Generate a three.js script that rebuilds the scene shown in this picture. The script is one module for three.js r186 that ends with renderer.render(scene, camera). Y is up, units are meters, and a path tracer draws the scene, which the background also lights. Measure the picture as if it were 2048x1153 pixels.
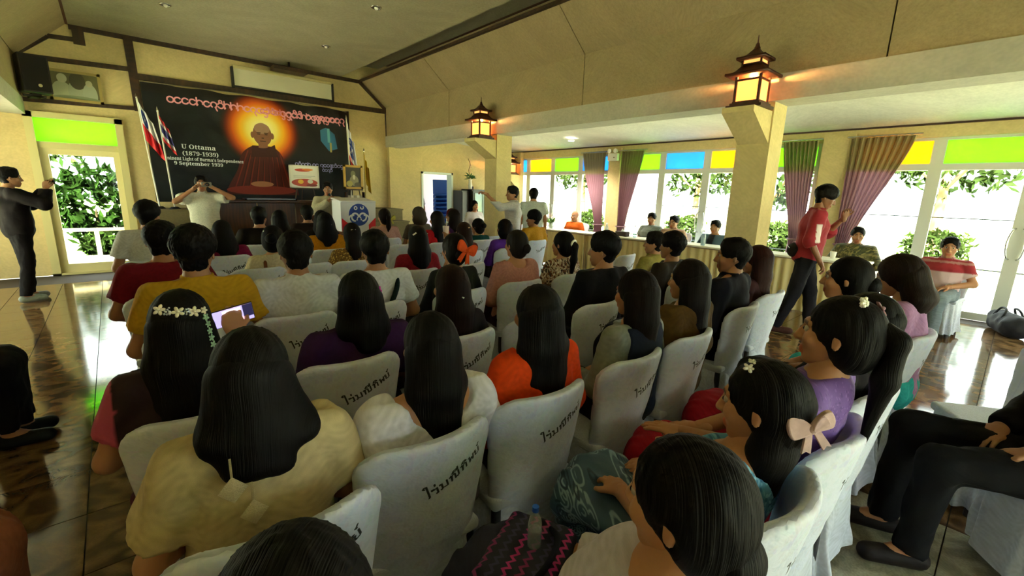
import * as THREE from 'three';
import { RoundedBoxGeometry } from 'three/addons/geometries/RoundedBoxGeometry.js';
import { mergeGeometries } from 'three/addons/utils/BufferGeometryUtils.js';
import { RectAreaLightUniformsLib } from 'three/addons/lights/RectAreaLightUniformsLib.js';
import { createNoise3D } from 'simplex-noise';

// ------------------------------------------------------------------ camera, sky, sun, exposure
const scene = new THREE.Scene();
const camera = new THREE.PerspectiveCamera(65.87, 2048 / 1153, 0.05, 300);
camera.rotation.order = 'YXZ';
camera.position.set(0, 1.55, 0);
camera.rotation.set(-0.2135, -0.727, 0.0278);
const renderer = new THREE.WebGLRenderer({ antialias: true });
renderer.toneMapping = THREE.LinearToneMapping;
renderer.toneMappingExposure = 7.0;
renderer.shadowMap.enabled = true;
RectAreaLightUniformsLib.init();
scene.background = new THREE.Color(0.93, 0.98, 1.0);      // bright overcast sky
scene.backgroundIntensity = 1.3;
const sun = new THREE.DirectionalLight(0xfff4dd, 16);     // high hazy sun, kept out by the eaves
sun.position.set(-30, 34, 12); sun.castShadow = true; sun.shadow.radius = 8;
Object.assign(sun.shadow.camera, { left: -45, right: 45, top: 45, bottom: -45, near: 1, far: 120 });
scene.add(sun, sun.target);

// ------------------------------------------------------------------ helpers
let seed = 7;
const rnd = () => { seed = (seed + 0x6d2b79f5) | 0; let t = Math.imul(seed ^ (seed >>> 15), 1 | seed); t = (t + Math.imul(t ^ (t >>> 7), 61 | t)) ^ t; return ((t ^ (t >>> 14)) >>> 0) / 4294967296; };
const rr = (a, b) => a + (b - a) * rnd();
const noise3 = createNoise3D(rnd);
const V = (x, y, z) => new THREE.Vector3(x, y, z);
const taken = {};
const numbered = (n) => { const k = taken[n] = (taken[n] ?? -1) + 1; return k ? `${n}_${String(k).padStart(3, '0')}` : n; };
const tag = (o, label, category, group, kind) => { Object.assign(o.userData, { label, category }); if (group) o.userData.group = group; if (kind) o.userData.kind = kind; return o; };
function thing(name, label, category, [x, y, z] = [0, 0, 0], turn = 0, group) {
  const o = new THREE.Group(); o.name = numbered(name); o.position.set(x, y, z); o.rotation.y = turn; scene.add(o);
  return tag(o, label, category, group);
}
function part(parent, name, geo, material, at, rot) {
  const m = new THREE.Mesh(geo, material); m.name = name; m.castShadow = m.receiveShadow = true;
  if (at) m.position.set(...at); if (rot) m.rotation.set(...rot);
  (parent || scene).add(m); return m;
}
function struct(name, geo, material, at, rot) { const m = part(null, name, geo, material, at, rot); m.userData.kind = 'structure'; return m; }
function structGroup(name) { const g = new THREE.Group(); g.name = name; g.userData.kind = 'structure'; scene.add(g); return g; }
const placed = (g, at, rot) => { if (rot) { const e = new THREE.Euler(...rot); g.applyMatrix4(new THREE.Matrix4().makeRotationFromEuler(e)); } if (at) g.translate(...at); return g; };
function box(w, h, d) {                                     // box with uv in metres
  const g = new THREE.BoxGeometry(w, h, d), uv = g.attributes.uv, s = [[d, h], [d, h], [w, d], [w, d], [w, h], [w, h]];
  for (let i = 0; i < 24; i++) { const [a, b] = s[i >> 2]; uv.setXY(i, uv.getX(i) * a, uv.getY(i) * b); }
  return g;
}
const span = (x0, x1, y0, y1, z0, z1) => placed(box(x1 - x0, y1 - y0, z1 - z0), [(x0 + x1) / 2, (y0 + y1) / 2, (z0 + z1) / 2]);
const rbox = (w, h, d, r = 0.01, n = 2) => new RoundedBoxGeometry(w, h, d, n, r);
const cyl = (r0, r1, h, n = 16) => new THREE.CylinderGeometry(r0, r1, h, n);
const lathe = (pts, n = 20) => new THREE.LatheGeometry(pts.map(([x, y]) => new THREE.Vector2(x, y)), n);
const tube = (pts, r, n = 24, m = 8) => new THREE.TubeGeometry(new THREE.CatmullRomCurve3(pts.map((p) => V(...p))), n, r, m, false);
const merge = (list) => mergeGeometries(list.map((g) => { const q = g.index ? g.toNonIndexed() : g; for (const k of Object.keys(q.attributes)) if (!['position', 'normal', 'uv'].includes(k)) q.deleteAttribute(k); return q; }));
const mats = {};
function mat(color, roughness = 0.8, extra = {}) {
  const key = color + '|' + roughness + '|' + Object.keys(extra).map((k) => k + (extra[k]?.uuid ?? extra[k])).join();
  if (mats[key]) return mats[key];
  const phys = ['clearcoat', 'sheen', 'transmission', 'ior', 'thickness', 'specularIntensity'].some((k) => k in extra);
  const { emissive, ...rest } = extra;
  const m = new (phys ? THREE.MeshPhysicalMaterial : THREE.MeshStandardMaterial)({ color, roughness, ...rest });
  if (emissive !== undefined) m.emissive = new THREE.Color(emissive);
  return mats[key] = m;
}
// ------------------------------------------------------------------ textures
function canvas(w, h, draw, repeat) {
  const c = document.createElement('canvas'); c.width = w; c.height = h; draw(c.getContext('2d'), w, h);
  const t = new THREE.CanvasTexture(c); t.colorSpace = THREE.SRGBColorSpace; t.magFilter = THREE.LinearFilter;
  if (repeat) { t.wrapS = t.wrapT = THREE.RepeatWrapping; t.repeat.set(...repeat); }
  return t;
}
function data(n, f, repeat, srgb = false) {                 // tiling grey/colour data texture, f(u, v) -> [r, g, b] in 0..1
  const a = new Uint8Array(n * n * 4);
  for (let y = 0, i = 0; y < n; y++) for (let x = 0; x < n; x++, i += 4) { const c = f(x / n, y / n); a[i] = c[0] * 255; a[i + 1] = c[1] * 255; a[i + 2] = c[2] * 255; a[i + 3] = 255; }
  const t = new THREE.DataTexture(a, n, n); t.magFilter = THREE.LinearFilter; t.wrapS = t.wrapT = THREE.RepeatWrapping; if (srgb) t.colorSpace = THREE.SRGBColorSpace;
  if (repeat) t.repeat.set(...repeat); t.needsUpdate = true; return t;
}
const tn = (u, v, f, s = 0) => { const a = u * 6.2832, b = v * 6.2832, R = f / 6.2832; return noise3(Math.cos(a) * R + s, Math.sin(a) * R + Math.cos(b) * R * 1.3, Math.sin(b) * R * 1.3 + s * 2); };
const clamp = (x, a = 0, b = 1) => Math.min(b, Math.max(a, x)), lerp = (a, b, t) => a + (b - a) * t;
const plasterMap = data(256, (u, v) => { const k = clamp(0.92 + 0.03 * tn(u, v, 3) + 0.02 * tn(u, v, 17, 3) + 0.03 * tn(u, v, 60, 8)); return [k, k * 0.985, k * 0.95]; }, [0.4, 0.4], true);
const ceilMap = data(256, (u, v) => { const k = clamp(0.9 + 0.025 * tn(u, v, 4, 1) + 0.03 * tn(u, v, 40, 5) + 0.05 * tn(u, v, 120, 9)); return [k, k * 0.98, k * 0.93]; }, [0.5, 0.5], true);
const clothBump = data(256, (u, v) => { const k = clamp(0.5 + 0.25 * tn(u, v, 4, 2) + 0.15 * tn(u, v, 11, 6) + 0.06 * Math.sin(u * 400) * Math.sin(v * 400)); return [k, k, k]; }, [4, 4]);
const clothMap = data(256, (u, v) => { const k = clamp(0.92 + 0.05 * tn(u, v, 9, 4) + 0.035 * (rnd() - 0.5)); return [k, k, k]; }, [4, 4], true);
const woodMap = data(256, (u, v) => { const k = clamp(0.72 + 0.16 * noise3(u * 2, v * 2, 3) * 0 + 0.2 * tn(u, v, 3, 2) + 0.14 * Math.sin(u * 75.4 + 3 * tn(u, v, 4, 7)) * 0.6); return [k, k * 0.9, k * 0.8]; }, [1, 0.5], true);
const hairMap = data(256, (u, v) => { const k = clamp(0.66 + 0.16 * tn(u, v * 0.08, 60, 2) + 0.1 * tn(u, 0, 120, 5)); return [k, k * 0.96, k * 0.92]; }, [5, 0.6], true);
const hairBump = data(256, (u, v) => { const k = clamp(0.5 + 0.3 * tn(u, v * 0.1, 100, 1) + 0.25 * tn(u, 0, 50, 9)); return [k, k, k]; }, [5, 0.5]);
function marble(base, vein, s) {
  return data(256, (u, v) => {
    const w = tn(u, v, 2.2, s), a = Math.sin(u * 6.283 + w * 3 + 1.1 * tn(u, v, 4, s + 3)), b = clamp(0.55 + 0.5 * a), n = 0.08 * tn(u, v, 30, s) + 0.04 * (rnd() - 0.5);
    return [0, 1, 2].map((i) => clamp(lerp(vein[i], base[i], b) * (1 + n)));
  }, null, true);
}
const brownTiles = [11, 23, 37].map((s) => mat(0xffffff, 0.09, { map: marble([0.3, 0.22, 0.14], [0.5, 0.39, 0.26], s) }));
const paleTiles = [5, 17].map((s) => mat(0xffffff, 0.12, { map: marble([0.66, 0.64, 0.55], [0.52, 0.5, 0.42], s) }));

// ------------------------------------------------------------------ distance-field mesher
class Field {
  constructor(lo, hi, c) {
    this.c = c; this.lo = lo; this.n = [0, 1, 2].map((i) => Math.ceil((hi[i] - lo[i]) / c) + 1);
    this.g = new Float32Array(this.n[0] * this.n[1] * this.n[2]).fill(1);
  }
  run(lo, hi, f) {
    const { c, n, g } = this, o = this.lo, a = [0, 1, 2].map((i) => Math.max(0, Math.floor((lo[i] - o[i]) / c))), b = [0, 1, 2].map((i) => Math.min(n[i] - 1, Math.ceil((hi[i] - o[i]) / c)));
    for (let k = a[2]; k <= b[2]; k++) for (let j = a[1]; j <= b[1]; j++) for (let i = a[0], m = i + n[0] * (j + n[1] * k); i <= b[0]; i++, m++) g[m] = f(o[0] + i * c, o[1] + j * c, o[2] + k * c, g[m]);
  }
  add(lo, hi, f, k = 0.02) {
    const s = k + 2 * this.c;
    this.run(lo.map((x) => x - s), hi.map((x) => x + s), (x, y, z, a) => { const d = f(x, y, z), h = Math.max(k - Math.abs(a - d), 0) / k; return Math.min(a, d) - h * h * k * 0.25; });
    return this;
  }
  sub(lo, hi, f, k = 0.01) {
    this.run(lo, hi, (x, y, z, a) => { const d = -f(x, y, z), h = Math.max(k - Math.abs(a - d), 0) / k; return Math.max(a, d) + h * h * k * 0.25; });
    return this;
  }
  all(f) { this.run(this.lo, [1e3, 1e3, 1e3], f); return this; }
  cap(a, b, ra, rb = ra, { k = 0.03, sx = 1, sz = 1, flat = false, squash } = {}) {
    const ax = a.x / sx, ay = a.y, az = a.z / sz, bx = b.x / sx - ax, by = b.y - ay, bz = b.z / sz - az, l2 = bx * bx + by * by + bz * bz || 1e-9, l = Math.sqrt(l2), m = Math.min(1, sx, sz);
    const R = Math.max(ra, rb), Rx = R * sx, Rz = R * sz;
    return this.add([Math.min(a.x, b.x) - Rx, Math.min(a.y, b.y) - R, Math.min(a.z, b.z) - Rz], [Math.max(a.x, b.x) + Rx, Math.max(a.y, b.y) + R, Math.max(a.z, b.z) + Rz], (x, y, z) => {
      const px = x / sx - ax, py = y - ay, pz = z / sz - az, u = (px * bx + py * by + pz * bz) / l2, t = u < 0 ? 0 : u > 1 ? 1 : u, dx = px - bx * t, dy = py - by * t, dz = pz - bz * t;
      let d = (Math.sqrt(dx * dx + dy * dy + dz * dz) - (ra + (rb - ra) * t)) * m;
      if (flat) d = Math.max(d, (u - 1) * l);
      return d;
    }, k);
  }
  ell(c, r, k = 0.02, sub = false) {
    const f = (x, y, z) => { const a = (x - c[0]) / r[0], b = (y - c[1]) / r[1], d = (z - c[2]) / r[2], k0 = Math.sqrt(a * a + b * b + d * d), k1 = Math.sqrt((a / r[0]) ** 2 + (b / r[1]) ** 2 + (d / r[2]) ** 2) || 1e-6; return k0 * (k0 - 1) / k1; };
    const lo = [0, 1, 2].map((i) => c[i] - r[i]), hi = [0, 1, 2].map((i) => c[i] + r[i]);
    return sub ? this.sub(lo.map((x) => x - 0.03), hi.map((x) => x + 0.03), f, k) : this.add(lo, hi, f, k);
  }
  mesh(colorOf) {                                           // naive surface nets
    const { c, n, g, lo } = this, [X, Y, Z] = n, id = new Int32Array(g.length).fill(-1), P = [], I = [];
    const off = [0, 1, X, X + 1, X * Y, X * Y + 1, X * Y + X, X * Y + X + 1], E = [[0, 1], [2, 3], [4, 5], [6, 7], [0, 2], [1, 3], [4, 6], [5, 7], [0, 4], [1, 5], [2, 6], [3, 7]];
    for (let k = 0; k < Z - 1; k++) for (let j = 0; j < Y - 1; j++) for (let i = 0, m = X * (j + Y * k); i < X - 1; i++, m++) {
      let s = 0; for (let q = 0; q < 8; q++) if (g[m + off[q]] < 0) s |= 1 << q;
      if (s === 0 || s === 255) continue;
      let x = 0, y = 0, z = 0, w = 0;
      for (const [a, b] of E) { if (((s >> a) & 1) === ((s >> b) & 1)) continue; const da = g[m + off[a]], db = g[m + off[b]], t = da / (da - db); x += lerp(a & 1, b & 1, t); y += lerp((a >> 1) & 1, (b >> 1) & 1, t); z += lerp(a >> 2, b >> 2, t); w++; }
      id[m] = P.length / 3; P.push(lo[0] + (i + x / w) * c, lo[1] + (j + y / w) * c, lo[2] + (k + z / w) * c);
    }
    const quad = (a, b, d, e, flip) => flip ? I.push(a, e, d, a, d, b) : I.push(a, b, d, a, d, e);
    for (let k = 1; k < Z - 1; k++) for (let j = 1; j < Y - 1; j++) for (let i = 1, m = i + X * (j + Y * k); i < X - 1; i++, m++) {
      const s = g[m] < 0;
      if (s !== (g[m + 1] < 0)) quad(id[m], id[m - X], id[m - X - X * Y], id[m - X * Y], s);
      if (s !== (g[m + X] < 0)) quad(id[m], id[m - X * Y], id[m - 1 - X * Y], id[m - 1], s);
      if (s !== (g[m + X * Y] < 0)) quad(id[m], id[m - 1], id[m - 1 - X], id[m - X], s);
    }
    for (let q = 0; q < I.length; q += 3) { const t = I[q + 1]; I[q + 1] = I[q + 2]; I[q + 2] = t; }
    const geo = new THREE.BufferGeometry(); geo.setAttribute('position', new THREE.Float32BufferAttribute(P, 3)); geo.setIndex(I); geo.computeVertexNormals();
    const nv = P.length / 3, uv = new Float32Array(nv * 2); for (let q = 0; q < nv; q++) { uv[q * 2] = P[q * 3] + P[q * 3 + 2] * 0.7; uv[q * 2 + 1] = P[q * 3 + 1] + P[q * 3 + 2] * 0.15; }
    geo.setAttribute('uv', new THREE.BufferAttribute(uv, 2));
    if (colorOf) { const C = new Float32Array(nv * 3); for (let q = 0; q < nv; q++) { const col = colorOf(P[q * 3], P[q * 3 + 1], P[q * 3 + 2]); C[q * 3] = col[0]; C[q * 3 + 1] = col[1]; C[q * 3 + 2] = col[2]; } geo.setAttribute('color', new THREE.BufferAttribute(C, 3)); }
    return geo;
  }
}
// ------------------------------------------------------------------ the room
const wallM = mat(0xdfcc98, 0.85, { map: plasterMap }), upperM = mat(0xb3a180, 0.9, { map: ceilMap }), ceilM = mat(0xbdb9a0, 0.9, { map: ceilMap }), beamM = mat(0xc4c2ba, 0.85, { map: plasterMap }), aisleCeilM = mat(0xe2e3da, 0.85, { map: plasterMap });
const trimM = mat(0x4d3518, 0.6, { map: woodMap }), frameM = mat(0xcdcfc4, 0.4), doorFrameM = mat(0xc9bf86, 0.5), darkM = mat(0x17120f, 0.7), metalM = mat(0xb9b9b4, 0.25, { metalness: 0.9 });
const glassM = mat(0xf6fbf6, 0.02, { transmission: 1, ior: 1.16, thickness: 0 });
const tint = { green: mat(0x8fe03f, 0.75, { transmission: 1, thickness: 0 }), blue: mat(0x4f9ae6, 0.75, { transmission: 1, thickness: 0 }), yellow: mat(0xf0b400, 0.75, { transmission: 1, thickness: 0 }) };
const ZF = -10.33, XW = 8.58, ZB = 3.8, XL = -2.7;
{ // floor: tiles one by one where they show largest, the rest joined
  const floor = structGroup('floor'), T = 0.45, tg = new THREE.BoxGeometry(T - 0.005, 0.02, T - 0.005), list = [];
  part(floor, 'mortar_bed', span(XL, XW + 0.1, -0.12, -0.008, ZF, ZB), mat(0x3a3128, 0.9));
  camera.updateMatrixWorld(); camera.updateProjectionMatrix();
  for (let i = -13; i < 13; i++) for (let j = -16; j < 20; j++) {
    const x = 2.88 + (i + 0.5) * T, z = -0.43 - (j + 0.5) * T; if (x < XL || x > XW - 0.1 || z < ZF + 0.1 || z > ZB) continue;
    const q = V(x, 0, z), d = q.distanceTo(camera.position), p = q.project(camera), seen = p.z < 1 && Math.abs(p.x) < 1.1 && p.y > -1.25 && p.y < 1;
    const open = x < 0.1 || x > 2.6 || z > -2.6;
    list.push({ x, z, rank: (seen ? 0 : 1000) + (open ? 0 : 100) + d, pale: x > 0.18 && x < 2.88 && z > -8.6 });
  }
  list.sort((a, b) => a.rank - b.rank);
  const far = [[], []];
  list.forEach((t, i) => {
    const turn = Math.floor(rnd() * 4) * Math.PI / 2, v = Math.floor(rnd() * 6), m = t.pale ? paleTiles[v % 2] : brownTiles[v % 3];
    if (i < 295) part(floor, 'tile', tg, m, [t.x, -0.01, t.z], [0, turn, 0]); else far[t.pale ? 1 : 0].push(placed(tg.clone(), [t.x, -0.01, t.z]));
  });
  far.forEach((l, i) => { if (l.length) part(floor, 'far_tiles', merge(l), (i ? paleTiles : brownTiles)[0]).userData.kind = 'stuff'; });
}
// front wall, with a door on the left and a doorway in the side aisle
struct('wall_front', merge([span(XL - 0.2, -0.8, 0, 4.3, ZF - 0.2, ZF), span(-0.8, 0.2, 2.47, 4.3, ZF - 0.2, ZF), span(0.2, 6.02, 0, 4.3, ZF - 0.2, ZF), span(6.02, 6.9, 1.95, 4.3, ZF - 0.2, ZF), span(6.9, XW + 0.2, 0, 4.3, ZF - 0.2, ZF)]), wallM);
struct('wall_front_pier', span(5.06, 5.2, 0, 2.5, ZF, ZF + 0.12), wallM);
// nave ceiling: flat middle, dark slot, sloping sides, upright upper walls, beams
struct('ceiling', span(-0.2, 4.05, 3.9, 4.0, ZF, ZB), ceilM);
struct('ceiling_slot', merge([span(3.8, 4.9, 4.2, 4.3, ZF, ZB), span(3.9, 3.96, 3.98, 4.21, ZF, ZB)]), ceilM);
struct('roof', merge([span(XL - 1, 5.3, 4.3, 4.4, ZF - 1, ZB + 1), span(-0.5, -0.2, 3.9, 4.3, ZF, ZB)]), mat(0x6b4a38, 0.9));
function slab(name, x0, y0, x1, y1, z0, z1, t, m, parent) {    // a board whose lower face runs from (x0, y0) to (x1, y1), along z
  const s = new THREE.Shape([[x0, y0], [x1, y1], [x1 + (y0 - y1) / Math.hypot(x1 - x0, y1 - y0) * t, y1 + (x1 - x0) / Math.hypot(x1 - x0, y1 - y0) * t], [x0 + (y0 - y1) / Math.hypot(x1 - x0, y1 - y0) * t, y0 + (x1 - x0) / Math.hypot(x1 - x0, y1 - y0) * t]].map((p) => new THREE.Vector2(...p)));
  return part(parent, name, placed(new THREE.ExtrudeGeometry(s, { depth: z1 - z0, bevelEnabled: false }), [0, 0, z0]), m);
}
const joints = [ZF, -7.64, -4.32, -1.0, 2.32, ZB];
const slope = structGroup('ceiling_slope'), upper = structGroup('wall_upper');
for (let i = 0; i < 5; i++) {
  const a = joints[i] + 0.006, b = joints[i + 1] - 0.006;
  slab('panel', 4.46, 3.9, 5.05, 3.4, a, b, 0.06, upperM, slope); part(upper, 'panel', span(5.05, 5.15, 2.74, 3.41, a, b), upperM);
}
const left = structGroup('ceiling_slope_left');
slab('panel', -0.84, 3.34, -0.2, 3.93, ZF, ZB, 0.06, upperM, left); part(left, 'panel', span(-0.95, -0.85, 2.74, 3.36, ZF, ZB), upperM);
struct('beam_right', span(5.03, 5.42, 2.5, 2.745, ZF, ZB), beamM);
struct('beam_left', span(-1.22, -0.84, 2.5, 2.745, ZF, ZB), beamM);
slab('ceiling_aisle', 5.2, 2.95, XW + 0.25, 2.6, ZF, ZB, 0.12, aisleCeilM).userData.kind = 'structure';
slab('ceiling_aisle_left', XL - 3, 2.55, -1.0, 2.95, ZF, ZB, 0.12, aisleCeilM).userData.kind = 'structure';
struct('backing_right', span(5.15, 5.3, 2.74, 4.35, ZF, ZB), ceilM); struct('backing_left', span(-1.1, -0.95, 2.74, 4.35, ZF, ZB), ceilM);
struct('trim_1', span(4.45, 4.5, 3.86, 3.9, ZF, ZB), trimM);                     // along the top of the slope
struct('trim_2', span(XW - 0.02, XW, 2.6, 2.625, ZF, ZB), mat(0x3a2414, 0.7));   // along the window wall
// boards on the front wall
const zt = ZF + 0.02;
const board = (n, x0, y0, x1, y1, w) => { const l = Math.hypot(x1 - x0, y1 - y0); return struct('trim_' + n, box(l, w, 0.04), trimM, [(x0 + x1) / 2, (y0 + y1) / 2, zt], [0, 0, Math.atan2(y1 - y0, x1 - x0)]); };
board(3, -0.2, 3.87, 4.5, 3.85, 0.07); board(4, 0.5, 3.9, 0.52, 2.72, 0.12); board(5, 0.5, 3.28, 5.08, 3.3, 0.1); board(6, -0.85, 3.34, 0.5, 3.38, 0.07); board(7, -0.85, 2.72, 0.5, 2.76, 0.06);
board(8, 4.45, 3.84, 5.06, 3.33, 0.06); board(9, 5.05, 3.35, 5.06, 2.72, 0.04); board(10, -0.83, 3.36, -0.45, 3.68, 0.06); board(11, -0.45, 3.68, -0.05, 3.7, 0.06); struct('trim_12', box(0.14, 0.26, 0.06), trimM, [-0.1, 3.76, zt]);
// window wall: pilasters and header; openings hold sets of four leaves
struct('wall_right', merge([span(XW, XW + 0.2, 2.44, 2.75, ZF, ZB), span(XW, XW + 0.2, 0, 2.45, ZF, -10.1), span(XW, XW + 0.2, 0, 2.45, -6.42, -6.07), span(XW, XW + 0.2, 0, 2.45, -2.31, -1.86), span(XW, XW + 0.2, 0, 2.45, 1.86, ZB)]), wallM);
struct('pilaster_1', span(XW - 0.05, XW, 0, 2.55, -6.42, -6.1), wallM); struct('pilaster_2', span(XW - 0.05, XW, 0, 2.55, -2.29, -1.88), wallM);
struct('wall_left', merge([span(XL - 0.2, XL, 2.44, 2.75, ZF, ZB), span(XL - 0.2, XL, 0, 2.45, ZF, -9.9), span(XL - 0.2, XL, 0, 2.45, -6.2, ZB)]), wallM);
struct('wall_back', merge([span(XL, XW, 2.44, 4.3, ZB, ZB + 0.2), span(XL, 0, 0, 2.45, ZB, ZB + 0.2), span(1.85, 2.7, 0, 2.45, ZB, ZB + 0.2), span(6.4, XW, 0, 2.45, ZB, ZB + 0.2)]), wallM);
let windowCount = 0;
function leaves(at, turn, w, colors, handles = true) {         // a run of glazed leaves under coloured transoms
  const n = colors.length, bar = (x0, x1, y0, y1, d = 0.06) => span(x0, x1, y0, y1, -d / 2, d / 2);
  colors.forEach((c, i) => {
    const g = structGroup('window_' + (++windowCount)); g.position.set(at[0], 0, at[1]); g.rotation.y = turn; g.updateMatrix();
    const x0 = i * w, x1 = x0 + w, f = 0.07;
    part(g, 'frame', merge([bar(x0, x0 + f, 0, 2.44), bar(x1 - f, x1, 0, 2.44), bar(x0 + f, x1 - f, 2.0, 2.09), bar(x0 + f, x1 - f, 2.4, 2.44), bar(x0 + f, x1 - f, 0, 0.1)]), frameM);
    part(g, 'glazing_bar', bar(x0 + f, x1 - f, 1.35, 1.363, 0.03), mat(0x6d7a70, 0.5)); part(g, 'glazing_bar', bar(x0 + f, x1 - f, 0.68, 0.695, 0.03), mat(0x6d7a70, 0.5));
    part(g, 'pane', bar(x0 + f, x1 - f, 0.1, 2.0, 0.006), glassM); part(g, 'transom_pane', bar(x0 + f, x1 - f, 2.09, 2.4, 0.006), tint[c]);
    if (handles && (i === 1 || i === 2)) { const hx = i === 1 ? x1 - 0.035 : x0 + 0.035, s = i === 1 ? -1 : 1; part(g, 'handle', tube([[hx, 0.86, 0.03], [hx + s * 0.02, 0.88, 0.07], [hx + s * 0.05, 1.06, 0.085], [hx + s * 0.02, 1.24, 0.07], [hx, 1.26, 0.03]], 0.011), metalM); }
  });
}
leaves([XW + 0.1, -10.1], -Math.PI / 2, 0.92, ['blue', 'yellow', 'green', 'blue']);
leaves([XW + 0.1, -6.07], -Math.PI / 2, 0.94, ['green', 'blue', 'yellow', 'green']);
leaves([XW + 0.1, -1.86], -Math.PI / 2, 0.93, ['yellow', 'green', 'blue', 'yellow']);
leaves([XL - 0.1, -6.2], Math.PI / 2, 0.925, ['green', 'blue', 'yellow', 'green']);
leaves([0, ZB + 0.1], 0, 0.925, ['blue', 'green']);
leaves([2.7, ZB + 0.1], 0, 0.925, ['green', 'blue', 'yellow', 'green']);
{ // glazed door in the front wall with a green transom
  const d = structGroup('door_1'), z = ZF - 0.04; d.position.z = z;
  const b = (x0, x1, y0, y1, t = 0.1, dz = 0) => span(x0, x1, y0, y1, dz - t / 2, dz + t / 2);
  part(d, 'casing', merge([b(-0.88, -0.78, 0, 2.55, 0.22), b(0.17, 0.27, 0, 2.55, 0.22), b(-0.88, 0.27, 2.47, 2.56, 0.22), b(-0.78, 0.17, 2.02, 2.12, 0.14)]), doorFrameM);
  part(d, 'leaf_frame', merge([b(-0.78, -0.68, 0.03, 2.02, 0.06), b(0.09, 0.17, 0.03, 2.02, 0.06), b(-0.68, 0.09, 1.93, 2.02, 0.06), b(-0.68, 0.09, 0.03, 0.17, 0.06)]), mat(0xd6cb95, 0.45));
  part(d, 'pane', b(-0.68, 0.09, 0.17, 1.93, 0.006), glassM); part(d, 'transom_pane', b(-0.78, 0.17, 2.12, 2.47, 0.006), tint.green);
  part(d, 'threshold', b(-0.88, 0.27, 0, 0.03, 0.22), doorFrameM);
}
{ // doorway to the back room in the side aisle, the room beyond it
  const d = structGroup('door_2');
  part(d, 'casing', merge([span(5.98, 6.03, 0, 1.99, ZF - 0.21, ZF + 0.02), span(6.89, 6.94, 0, 1.99, ZF - 0.21, ZF + 0.02), span(5.98, 6.94, 1.94, 1.99, ZF - 0.21, ZF + 0.02)]), mat(0xd9e3dc, 0.4));
  part(d, 'leaf', placed(box(0.8, 1.9, 0.035), [0.4, 0.97, 0]), mat(0xbfd4d8, 0.35), [6.06, 0, ZF - 0.12], [0, 1.35, 0]);
  struct('wall_back_room', merge([span(5, 9.6, 0, 2.9, -13.2, -13.1), span(5, 5.1, 0, 2.9, -13.2, ZF - 0.2), span(9.5, 9.6, 0, 0.9, -13.2, ZF - 0.2), span(9.5, 9.6, 2.2, 2.9, -13.2, ZF - 0.2)]), mat(0xd6cfdc, 0.8));
  struct('ceiling_back_room', span(5, 9.7, 2.8, 2.9, -13.2, ZF - 0.2), mat(0xd8d8dc, 0.8)); struct('floor_back_room', span(5, 9.7, -0.1, 0, -13.2, ZF), mat(0x8a8078, 0.4));
}
// columns with corbels
function column(n, z) {
  const c = structGroup('column_' + n);
  part(c, 'shaft', span(5.08, 5.42, 0, 2.52, z - 0.165, z + 0.165), wallM);
  const s = new THREE.Shape([[5.085, 2.1], [5.085, 2.41], [4.62, 2.41], [4.62, 2.36]].map((p) => new THREE.Vector2(...p)));
  part(c, 'corbel', placed(new THREE.ExtrudeGeometry(s, { depth: 0.3, bevelEnabled: false }), [0, 0, z - 0.15]), wallM);
}
column(1, -2.0); column(2, -6.37);
{ const c = structGroup('column_3'); part(c, 'shaft', span(XW - 0.12, XW, 0, 2.6, -9.62, -9.3), wallM); const s = new THREE.Shape([[XW - 0.11, 1.55], [XW - 0.11, 2.0], [XW - 0.6, 2.0], [XW - 0.6, 1.95]].map((p) => new THREE.Vector2(...p))); part(c, 'corbel', placed(new THREE.ExtrudeGeometry(s, { depth: 0.3, bevelEnabled: false }), [0, 0, -9.6]), wallM); }
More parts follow.
